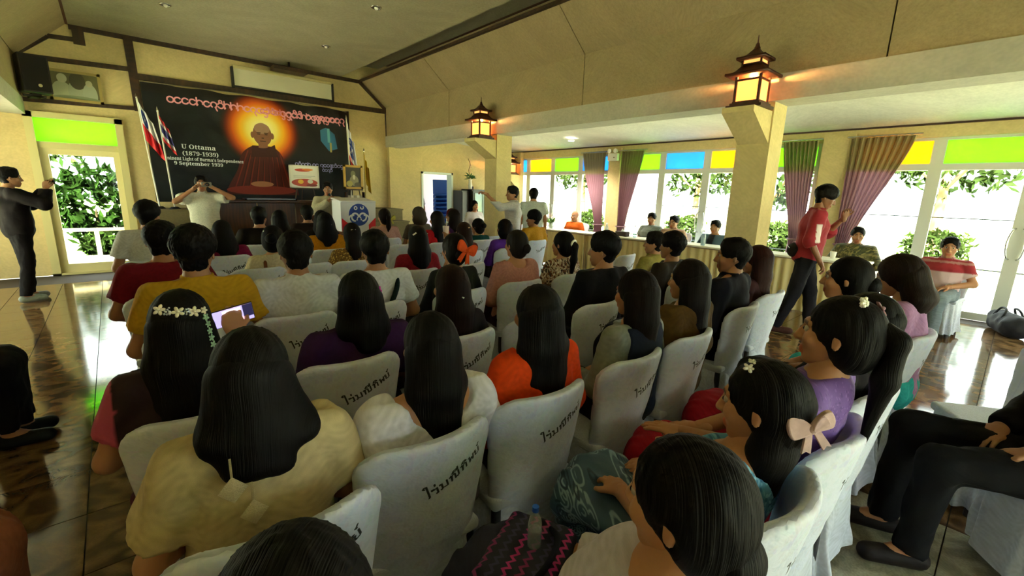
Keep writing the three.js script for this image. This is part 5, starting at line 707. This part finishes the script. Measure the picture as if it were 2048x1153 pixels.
// row D
sit('man in a mustard yellow shirt', [0.27, 1.21, -2.66], 'D', { m: 1, lod: 0, label: 'broad-headed man in a mustard yellow shirt behind the flower-clipped woman', head: [-0.25, -0.05, 0], top: { c: 0xc99a22, collar: 1 }, hair: { vol: 1.12 }, tail: 'man in the mustard yellow shirt' }, 0.25);
sit('man in a white shirt', [0.74, 1.17, -2.68], 'D', { m: 1, lod: 1, label: 'man in a plain white collared shirt with lowered head', head: [-0.1, -0.15, 0], top: { c: 0xdcdce2, collar: 1, sl: 'half' }, hair: { vol: 1.06 }, tail: 'man in the plain white collared shirt' }, 0.7);
sit('man in a white tee with a dark strap', [1.21, 1.16, -2.68], 'D', { m: 1, lod: 1, label: 'man in a white tee with a dark bag strap across his back', top: { c: 0xe0e2ea }, hair: { vol: 1.04 }, extra: (r, H, J) => { const s = part(r, 'bag_strap', tube([[0.115, J.neck.y - 0.005, 0.035], [0.1, J.neck.y - 0.06, 0.125], [0.03, J.chest.y - 0.02, 0.188], [-0.1, 0.64, 0.175]], 0.016, 24, 8), fabric(0x10292a)); s.userData.label = 'dark green strap'; }, tail: 'man with the dark bag strap' }, 1.14);
sit('woman with an orange bow', [1.82, 1.12, -2.7], 'D', { lod: 1, label: 'woman in black with a large orange hair bow', top: { c: 0x151712, sl: 'long' }, hair: { style: 'bun', bun: [0, -0.02, 0.11, 0.045], vol: 1.05 }, extra: (r, H, J, M) => ornament(r, 'hair_bow', bowGeo(1.5), fabric(0xe05018), M, [0.02, 0.01, 0.15], [0, 0.1, -0.35]), tail: 'woman with the orange bow' }, 1.8);
sit('woman in pink with a bun', [2.41, 1.13, -2.68], 'D', { lod: 1, label: 'woman in a salmon pink blouse with greying hair in a bun', top: { c: 0xc98a80, sl: 'half', loose: 0.024, scoop: 0.08 }, bottom: { c: 0x3a1c2a }, hair: { style: 'bun', c: 0x2b2523, bun: [0.02, -0.02, 0.11, 0.04] }, tail: 'woman in the salmon pink blouse' }, 2.38);
sit('woman in a brown floral blouse', [2.97, 1.1, -2.68], 'D', { lod: 1, label: 'woman with a ponytail in a brown and white floral blouse', top: { mat: printed(floral) }, hair: { style: 'pony', end: 0.82 }, extra: (r, H, J, M) => ornament(r, 'hair_tie', new THREE.TorusGeometry(0.03, 0.01, 8, 18), mat(0xe6e0d4, 0.7), M, [0, 0.025, 0.13], [0.3, 0, 0]), tail: 'woman in the brown floral blouse' });
sit('man in a khaki shirt', [4.2, 1.06, -2.5], -2.36, { m: 1, lod: 1, label: 'man in a khaki green shirt near the skirted tables', head: [0.25, 0, 0], top: { c: 0x9a8e4a, collar: 1 }, tail: 'man in the khaki green shirt' });
// row E
sit('man in a maroon shirt', [0.2, 1.18, -3.55], 'E', { m: 1, lod: 1, label: 'man in a maroon shirt half hidden by the mustard-shirted man', top: { c: 0x7a1426 }, hair: { vol: 1.05 }, tail: 'man in the maroon shirt' });
sit('woman in a red blouse', [2.0, 1.11, -3.55], 'E', { lod: 1, label: 'woman with straight black hair and silver clips in a dark red blouse', top: { c: 0x8a1826, sl: 'half' }, hair: { style: 'long', end: 0.86, wide: 1.05 }, extra: (r, H, J, M) => { ornament(r, 'silver_clip', rbox(0.04, 0.014, 0.006, 0.003), pearlM, M, [-0.07, 0.06, 0.09], [0, -0.7, 0.6]); ornament(r, 'silver_clip', new THREE.SphereGeometry(0.006, 8, 6), pearlM, M, [0.06, 0.06, 0.1]); }, tail: 'woman in the dark red blouse' }, 1.95);
chair('empty white covered chair left of the white-shirted man, in the row before him', 0.8, ROW.E - 0.22); chair('empty white covered chair in front of the dark bag strap', 1.32, ROW.E - 0.2, -0.05); chair('empty white covered chair beside the dark red blouse', 2.5, ROW.E - 0.22, 0.04); chair('empty white covered chair before the brown floral blouse', 3.1, ROW.E - 0.24); chair('empty white covered chair by the khaki-shirted man with its rim showing', 4.45, -3.2, 0.1);
// row F
sit('woman in cream', [1.01, 1.08, -4.3], 'F', { lod: 2, label: 'woman in a cream top with a brown bag strap on her shoulder', top: { c: 0xd6c8a8 }, hair: { style: 'bun', vol: 1.05 }, extra: (r, H, J, M) => { part(r, 'bag_strap', tube([[-0.08, J.neck.y, 0.05], [-0.1, J.chest.y, 0.19], [-0.11, 0.62, 0.19]], 0.014), fabric(0x6a3a1c)); ornament(r, 'pearl_pin', new THREE.SphereGeometry(0.01, 8, 6), pearlM, M, [-0.06, 0.08, 0.08]); }, tail: 'woman in the cream top' }, 0.86);
sit('woman in gold lace', [1.71, 1.09, -4.3], 'F', { lod: 2, label: 'woman with brown half-up hair in a gold lace blouse', top: { mat: printed(goldLace) }, hair: { style: 'half', c: DARKBROWN, end: 0.88 }, extra: (r, H, J, M) => ornament(r, 'hair_clip', rbox(0.05, 0.016, 0.01, 0.004), pearlM, M, [0, 0.06, 0.115]), tail: 'woman in gold lace' }, 1.68);
sit('woman with brown half-up hair', [3.03, 1.07, -4.3], 'F', { lod: 2, label: 'woman with light-clipped brown hair in a maroon blouse near the far column', arms: { r: { e: [0.2, 0.8, -0.2], w: [0.04, 0.95, -0.35], d: [0, 0.9, -0.3], curl: 1.0 } }, top: { c: 0x6a2026 }, hair: { style: 'half', c: 0x3a2012, end: 0.8, wide: 1.1 }, extra: (r, H, J, M) => ornament(r, 'hair_clip', rbox(0.03, 0.016, 0.01, 0.004), mat(0xe0b890, 0.4), M, [0, 0.07, 0.115]), tail: 'maroon-bloused woman near the far column' });
sit('woman in violet', [3.66, 1.09, -4.3], 'F', { lod: 2, label: 'dark-haired woman in a vivid violet blouse by the far column', top: { c: 0x5c2aa0, sl: 'half' }, hair: { style: 'bob', end: 1.0 }, tail: 'woman in vivid violet' });
chair('empty white covered chair behind the maroon-sleeved person', 0.42, ROW.F - 0.22); chair('empty white covered chair between the cream top and gold lace', 1.27, ROW.F - 0.22); chair('empty white covered chair right of the gold lace woman', 2.3, ROW.F - 0.22);
// rows G to I
sit('man in a white tee', [0.22, 1.25, -5.2], 'G', { m: 1, lod: 2, label: 'man in a plain white tee sitting beside the glazed front door', top: { c: 0xd4d4d0 }, hair: { vol: 1.1 }, tail: 'man in a white tee by the glazed door' });
sit('person in a magenta sleeve', [0.78, 1.08, -5.2], 'G', { lod: 2, label: 'dark-haired person with a deep magenta sleeve behind the mustard shirt', top: { c: 0x7a1244 }, hair: { style: 'bob' }, tail: 'person with the magenta sleeve' });
sit('woman in mustard', [1.77, 1.14, -5.2], 'G', { lod: 2, label: 'woman in a mustard orange blouse with white marks on her black headscarf', top: { c: 0xd08a10, sl: 'half' }, hair: { style: 'bob', vol: 1.06 }, extra: (r, H, J, M) => { for (let i = 0; i < 4; i++) ornament(r, 'white_pin', rbox(0.008, 0.045, 0.006, 0.002), pearlM, M, [-0.02 + i * 0.02, 0.03 - i * 0.008, 0.128], [0, 0, i % 2 ? 0.3 : -0.3]); }, tail: 'woman in mustard orange' });
sit('woman with black hair in scarlet', [3.23, 1.15, -5.2], 'G', { lod: 2, label: 'woman with smooth black hair in a scarlet top', top: { c: 0xb81420 }, hair: { style: 'long', end: 0.86 }, tail: 'woman in the scarlet top' });
sit('woman in teal', [3.92, 1.04, -5.2], 'G', { lod: 2, label: 'woman in a dark teal top beside the far column', top: { c: 0x0d4a44, sl: 'half' }, hair: { style: 'bun' }, tail: 'woman in dark teal' });
sit('man in a mustard polo', [4.66, 1.16, -4.8], -4.66, { m: 1, lod: 2, face: true, label: 'man in a mustard polo with thick dark hair right of the far column', head: [0.5, 0, 0], top: { c: 0xc08a1c, collar: 1 }, hair: { vol: 1.12 }, tail: 'man in the mustard polo' }, 4.6);
sit('man in dark brown', [1.27, 1.17, -5.95], 'H', { m: 1, lod: 2, label: 'short-haired man in black in front of the altar desk', top: { c: 0x1a120e }, tail: 'short-haired man in black by the altar desk' });
sit('tall-haired woman', [1.62, 1.1, -6.45], 'I', { lod: 2, label: 'woman with piled dark hair in front of the altar desk', top: { c: 0x2a1c18 }, hair: { style: 'bob', vol: 1.12 }, noChair: true });
sit('woman in a dark blouse', [1.98, 1.13, -5.95], 'H', { lod: 2, label: 'dark-haired woman in black near the lectern', top: { c: 0x14120f }, hair: { style: 'bob' }, tail: 'dark-haired woman near the lectern' });
sit('woman with a yellow hair bow', [2.84, 1.15, -5.95], 'H', { lod: 2, label: 'woman with a yellow hair bow and pale pink blouse beside the lectern', top: { c: 0xc89a90 }, hair: { style: 'pony', c: DARKBROWN, end: 0.95 }, extra: (r, H, J, M) => ornament(r, 'hair_bow', bowGeo(1.2), fabric(0xb8b04a), M, [0.05, -0.02, 0.12]), tail: 'woman with the yellow hair bow' });
sit('grey-haired person', [3.38, 1.17, -5.95], 'H', { lod: 2, label: 'grey-haired person in front of the cream wall', top: { c: 0x6a6258 }, hair: { style: 'bob', c: 0x6a6054, end: 1.06, vol: 1.05 }, tail: 'grey-haired person' });
sit('woman in plum', [4.0, 1.14, -5.95], 'H', { lod: 2, label: 'dark-haired woman in plum near the fridge', top: { c: 0x4a2458 }, hair: { style: 'bob', c: 0x22110f }, tail: 'woman in plum near the fridge' });
sit('man in front row', [2.04, 1.16, -6.7], 'I', { m: 1, lod: 2, label: 'dark-haired man in the front row before the altar desk', top: { c: 0x241812 }, tail: 'front-row man before the altar desk' });
sit('person in a red headscarf', [4.5, 1.1, -6.75], 'I', { lod: 2, label: 'person with a red and white headscarf near the fridge', top: { c: 0xb8b0a4 }, hair: { style: 'bun', c: 0x8a141c, vol: 1.08 }, tail: 'person with the red headscarf' });
sit('woman facing the hall', [5.95, 1.22, -8.0], -8, { lod: 2, face: true, noChair: true, label: 'woman in white with a black fringe sitting by the fridge, facing the hall', yaw: Math.PI * 0.95, head: [0.1, 0, 0], top: { c: 0xd8d4d8, sl: 'long' }, hair: { style: 'long', end: 0.95 } });
chair('white covered chair under the woman facing the hall', 5.95, -8.05, Math.PI * 0.95);
chair('empty white covered chair left of the black-clad short-haired man', 0.86, ROW.H - 0.3, -0.05); chair('empty white covered chair beside the scarlet top', 2.7, ROW.G - 0.22); chair('empty white covered chair right of the teal woman', 4.35, -5.6);
// panel and side seats by the windows: facing the hall
const west = Math.PI / 2;
const panel = (who, at, o) => sit(who, at, at[2], { m: 1, lod: 2, face: true, yaw: west + (o.turn ?? 0), noChair: true, group: 'people at the window tables', head: [o.look ?? 0, 0, 0], ...o });
panel('monk', [7.85, 1.04, -6.75], { label: 'shaven monk in an orange robe at the window table', top: { c: 0xc85a10, sl: 'long', name: 'robe' }, bottom: { c: 0xc85a10, kind: 'skirt' }, hair: { style: 'bald' }, look: 0.2 });
panel('man in grey', [7.8, 1.1, -4.75], { label: 'man in a grey plaid shirt behind the panel table', top: { mat: printed(plaid), collar: 1 }, look: 0.3 });
panel('man in peach', [7.8, 1.07, -4.28], { label: 'man in a pale peach shirt behind the panel table', top: { c: 0xc9a286, collar: 1 } });
panel('man in denim', [7.8, 1.04, -3.5], { label: 'man in an open denim jacket over a dark tee at the panel table', top: { c: 0x1a2030, vest: 0, sl: 'long', bands: (x, y, z) => Math.abs(x) < 0.055 && z < 0 ? lin(0x151a28) : lin(0x4a6272) } });
panel('man in camouflage', [7.85, 1.07, -1.5], { label: 'man in a camouflage shirt at the end of the window tables', top: { mat: printed(camo), collar: 1, loose: 0.03, sl: 'half' }, look: 0.25 });
for (const [z, w] of [[-6.75, 'robed monk'], [-4.75, 'man in grey plaid'], [-4.28, 'man in pale peach'], [-3.5, 'man in the denim jacket'], [-1.5, 'man in camouflage']]) chair('white covered chair under the ' + w + ' at the window tables', 7.95, z, west, 'chairs at the window tables');
sit('man in a striped polo', [7.2, 1.05, -0.5], -0.5, { m: 1, lod: 1, face: true, noChair: true, skin: 0xb5805c, label: 'man in a red and white striped polo and grey jeans before the glass doors', group: 'people at the window tables', yaw: west - 0.15, head: [0.25, 0, 0], top: { collar: 1, loose: 0.014, bands: (x, y) => lin(y > 0.93 || (y > 0.88 && y < 0.905) ? 0xb07a78 : y > 0.78 ? 0x9a2430 : 0xd0b4b8) }, bottom: { c: 0x7d8a92 }, shoes: 0x9aa4ae, extra: (r, H, J) => part(r, 'wristwatch', new THREE.TorusGeometry(0.03, 0.008, 8, 18), metalM, [-0.115, 0.63, -0.17], [0.3, 0.3, 0]) });
chair('white covered chair under the man in the striped polo', 7.36, -0.5, west - 0.15, 'chairs at the window tables');
// people standing
const phone = (label, at, rot, lit) => { const t = thing('smartphone', label, 'phone', at); t.rotation.set(...rot); part(t, 'case', rbox(0.15, 0.074, 0.009, 0.004), mat(0x15151a, 0.4)); part(t, 'screen', rbox(0.142, 0.068, 0.002, 0.001), lit ? mat(0xffffff, 0.2, { map: lit, emissive: 0xffffff, emissiveMap: lit, emissiveIntensity: 0.35 }) : mat(0x0c0c10, 0.1), [0, 0, 0.005]); return t; };
const shot = canvas(128, 64, (c) => { c.fillStyle = '#8f86c8'; c.fillRect(0, 0, 128, 64); c.fillStyle = '#d8cfe8'; c.fillRect(30, 4, 60, 34); c.fillStyle = '#30204a'; c.fillRect(50, 26, 18, 38); c.fillStyle = '#d09aa0'; c.fillRect(20, 44, 90, 20); c.fillStyle = '#1c1a30'; c.fillRect(96, 0, 32, 50); });
person({ at: [-0.92, 1.55, -8.3], stand: 1, m: 1, lod: 1, face: true, yaw: -1.25, label: 'man in black jacket and trousers filming with a raised phone by the front door', head: [0, 0, 0], top: { c: 0x120a0c, sl: 'long', loose: 0.034, hem: 0.72 }, bottom: { c: 0x0f080b }, shoes: 0x8f9488, arms: { r: { e: [0.3, 1.24, -0.2], w: [0.06, 1.42, -0.3], d: [-0.3, 0.9, -0.2], curl: 0.8 }, l: { e: [0.24, 1.22, -0.22], w: [0.05, 1.42, -0.33], d: [-0.2, 0.9, -0.2], curl: 0.8 } }, extra: (r) => part(r, 'badge', placed(cyl(0.02, 0.02, 0.006, 16), null, [Math.PI / 2, 0, 0]), mat(0xd8c8c0, 0.4), [0.08, 1.25, -0.14]) });
phone('black phone held up by the man in black at the front door', [-0.56, 1.52, -8.42], [0, -1.25, 0]);
person({ at: [1.02, 1.53, -8.2], stand: 1, m: 1, lod: 2, face: true, yaw: Math.PI - 0.15, label: 'man in a white polo raising a camera to his face before the stage', head: [0, 0.12, 0], top: { c: 0xdedbc8, collar: 1, loose: 0.03 }, bottom: { c: 0x1a1614 }, arms: { r: { e: [0.33, 1.28, -0.16], w: [0.1, 1.46, -0.2], d: [-0.5, 0.5, -0.3], curl: 0.9 }, l: { e: [0.38, 1.34, -0.12], w: [0.12, 1.5, -0.2], d: [-0.6, 0.4, -0.3], curl: 0.9 } } });
{ const t = thing('compact_camera', 'small pale camera at the eyes of the man in the white polo', 'camera', [1.05, 1.53, -7.96]); part(t, 'camera_body', rbox(0.13, 0.07, 0.04, 0.01), mat(0x8a8478, 0.4)); part(t, 'lens', placed(cyl(0.025, 0.028, 0.04, 16), null, [Math.PI / 2, 0, 0]), darkM, [0.01, 0, 0.03]); }
person({ at: [2.82, 1.5, -8.05], stand: 1, m: 1, lod: 2, face: true, yaw: Math.PI - 0.1, label: 'speaker in a cream shirt holding a microphone behind the lectern', head: [-0.3, 0, 0], top: { c: 0xd8d0b0, collar: 1, sl: 'long', loose: 0.03 }, bottom: { c: 0x2a2018 }, arms: { r: { e: [0.26, 1.14, -0.16], w: [0.05, 1.3, -0.2], d: [-0.4, 0.7, -0.2], curl: 1.1 }, l: { e: [0.26, 1.12, -0.1], w: [0.1, 1.25, -0.24], d: [-0.5, 0.2, -0.6], curl: 0.7 } } });
{ const t = thing('microphone', 'dark handheld microphone at the speaker\'s mouth', 'microphone', [2.8, 1.34, -7.83]); t.rotation.set(-0.5, 0, 0.2); part(t, 'handle', cyl(0.012, 0.015, 0.15, 12), darkM); part(t, 'grille', placed(new THREE.SphereGeometry(0.024, 12, 10), [0, 0.09, 0]), mat(0x38383c, 0.4, { metalness: 0.6 })); }
person({ at: [4.93, 1.515, -5.6], stand: 1, m: 1, lod: 2, face: true, yaw: 1.05, label: 'man in a white shirt stretching out one arm to photograph beside the far column', head: [0.15, 0, 0], top: { c: 0xd9d6d6, collar: 1, sl: 'long' }, bottom: { c: 0x202028 }, arms: { l: { e: [0.22, 1.3, -0.25], w: [0.14, 1.5, -0.46], d: [0, 0.4, -1], curl: 0.9 } }, extra: (r, H, J) => part(r, 'bag_strap', tube([[-0.07, J.neck.y + 0.01, 0.06], [0.02, J.chest.y + 0.02, 0.15], [0.16, 1.0, 0.12]], 0.012), fabric(0x151518)) });
phone('phone held at arm\'s length against the far column', [4.37, 1.575, -5.93], [0, 1.05, 0]);
person({ at: [5.69, 1.5, -5.88], stand: 1, m: 1, lod: 2, yaw: -0.75, label: 'man in a pale shirt standing with his back turned, facing the windows', top: { c: 0xd0d6cc, collar: 1, loose: 0.03 }, bottom: { c: 0x22242a } });
person({ at: [5.92, 1.58, -1.48], stand: 1, m: 1, lod: 1, face: true, yaw: -2.75, stride: 0.09, lean: 0.12, skin: 0x8a5c40, label: 'young man in a red shirt walking with a hand at his chin', head: [0, -0.35, 0], top: { c: 0x8e1626, sl: 'half', collar: 1, loose: 0.028, bands: (x, y, z) => lin(x > 0.17 && y > 1.1 && y < 1.3 && z < -0.02 && z > -0.07 ? 0xd8c8c8 : 0x8e1626) }, bottom: { c: 0x15131a }, hair: { vol: 1.15 }, shoes: 0x4a2c24, arms: { l: { e: [0.24, 1.18, -0.2], w: [0.06, 1.36, -0.3], d: [-0.3, 0.8, 0], curl: 1.1 }, r: { e: [0.26, 1.12, 0.02], w: [0.24, 0.9, -0.1], curl: 0.7 } } });
{ const t = thing('waist_bag', 'black waist bag on the back of the man in red', 'bag', [5.84, 0.98, -1.68], -2.75); const f = new Field([-0.2, -0.14, -0.16], [0.2, 0.14, 0.16], 0.014); f.ell([0, 0, 0], [0.13, 0.085, 0.075], 0.02); part(t, 'pouch', f.mesh(), fabric(0x241c16)); part(t, 'zip', tube([[-0.1, 0.03, 0.06], [0, 0.05, 0.075], [0.1, 0.03, 0.06]], 0.004), metalM); }
// people at the sides, only their laps and legs in the picture
const lap = (who, label, at, yaw, c, shoes, o = {}) => person({ at, yaw, m: o.m ?? 0, lod: 1, label, group: 'people at the edge of the hall', top: { c: o.tc ?? c, sl: 'long' }, bottom: { c, kind: o.kind ?? 'skirt' }, shoes, ...o });
lap('left', 'person in black seated against the left side, knees and sandals showing', [-1.02, 1.12, -3.75], -west, 0x0b0d10, 0x1b2426); chair('white covered chair of the black-skirted person by the left side', -1.05, -3.75, -west, 'side chairs');
lap('left', 'person in a salmon skirt seated at the left, only the knee showing', [-0.84, 1.12, -1.78], -west, 0xa8684a, 0x3a2a20); chair('white covered chair of the salmon-skirted person', -0.88, -1.78, -west, 'side chairs');
lap('right', 'person in black trousers seated sideways at the right, knees and shoes showing', [2.74, 1.15, 0.34], 0.5, 0x08070a, 0x201816, { m: 1, kind: 'trousers', lod: 0, knee: [[[-0.11, 0.52, -0.48], [-0.1, 0.09, -0.5]], [[0.13, 0.56, -0.48], [0.12, 0.09, -0.52]]] }); chair('white covered chair of the black-trousered person', 2.76, 0.36, 0.5, 'side chairs');
chair('empty white covered chair standing alone before the glass doors', 3.3, 0.12, 0.6, 'side chairs');
// things in laps and hands
phone('phone with a glowing picture in the hand of the flower-clipped woman', [0.31, 1.03, -2.04], [0.1, 0.1, 0.15], shot);
{ // patterned cloth bag on the lap of the woman with the updo, a bottle on it
  const t = thing('woven_bag', 'navy and magenta zigzag woven bag on the lap of the updo woman', 'bag', [0.68, 0.63, -0.68], 0.4); t.scale.setScalar(0.8);
  const zig = canvas(128, 128, (c) => { c.fillStyle = '#191d33'; c.fillRect(0, 0, 128, 128); c.lineWidth = 9; for (let k = 0; k < 3; k++) { c.strokeStyle = ['#b3267c', '#3a3558', '#8a2a66'][k]; c.beginPath(); for (let i = 0; i <= 8; i++) c.lineTo(i * 16, 20 + k * 42 + (i & 1 ? 12 : -6)); c.stroke(); } }, [8, 8]);
  const f = new Field([-0.2, -0.1, -0.16], [0.2, 0.1, 0.16], 0.011); f.add([-0.17, -0.06, -0.13], [0.17, 0.06, 0.13], (x, y, z) => { const q = [Math.abs(x) - 0.13, Math.abs(y) - 0.015, Math.abs(z) - 0.09]; return Math.hypot(Math.max(q[0], 0), Math.max(q[1], 0), Math.max(q[2], 0)) - 0.035; }, 0.01).all((x, y, z, a) => a + 0.006 * noise3(x * 12, y * 12, z * 12)); const g = f.mesh(), uv = g.attributes.uv, p = g.attributes.position; for (let i = 0; i < p.count; i++) uv.setXY(i, p.getX(i), p.getZ(i)); part(t, 'bag_body', g, printed(zig)); part(t, 'strap', tube([[-0.14, 0.03, 0.05], [-0.05, 0.075, 0.09], [0.06, 0.07, 0.08], [0.14, 0.03, 0.02]], 0.01), fabric(0x20243a));
  bottle('clear water bottle with a blue cap on the zigzag woven bag', [0.7, 0.662, -0.675], 0x1f62d8, 0.55);
}
{ const t = thing('drink_cup', 'pink drink in a tall clear cup held among the audience', 'cup', [3.07, 0.95, -4.72]); part(t, 'cup', lathe([[0.001, 0], [0.03, 0], [0.04, 0.16], [0.037, 0.16], [0.027, 0.004]], 16), mat(0xf0dcd8, 0.3)); part(t, 'drink', placed(cyl(0.035, 0.029, 0.08, 16), [0, 0.05, 0]), mat(0xd0483a, 0.4)); part(t, 'straw', placed(cyl(0.004, 0.004, 0.14, 8), [0.01, 0.18, 0]), mat(0xe8e4e0, 0.5)); }
person({ at: [6.75, 1.42, -11.9], stand: 1, m: 1, lod: 2, yaw: -0.9, label: 'boy in white standing in the back room doorway', top: { c: 0xd4d4da }, bottom: { c: 0x2a3040 } });

scene.traverse((o) => { if (o.isMesh) o.castShadow = o.receiveShadow = true; });
renderer.render(scene, camera);
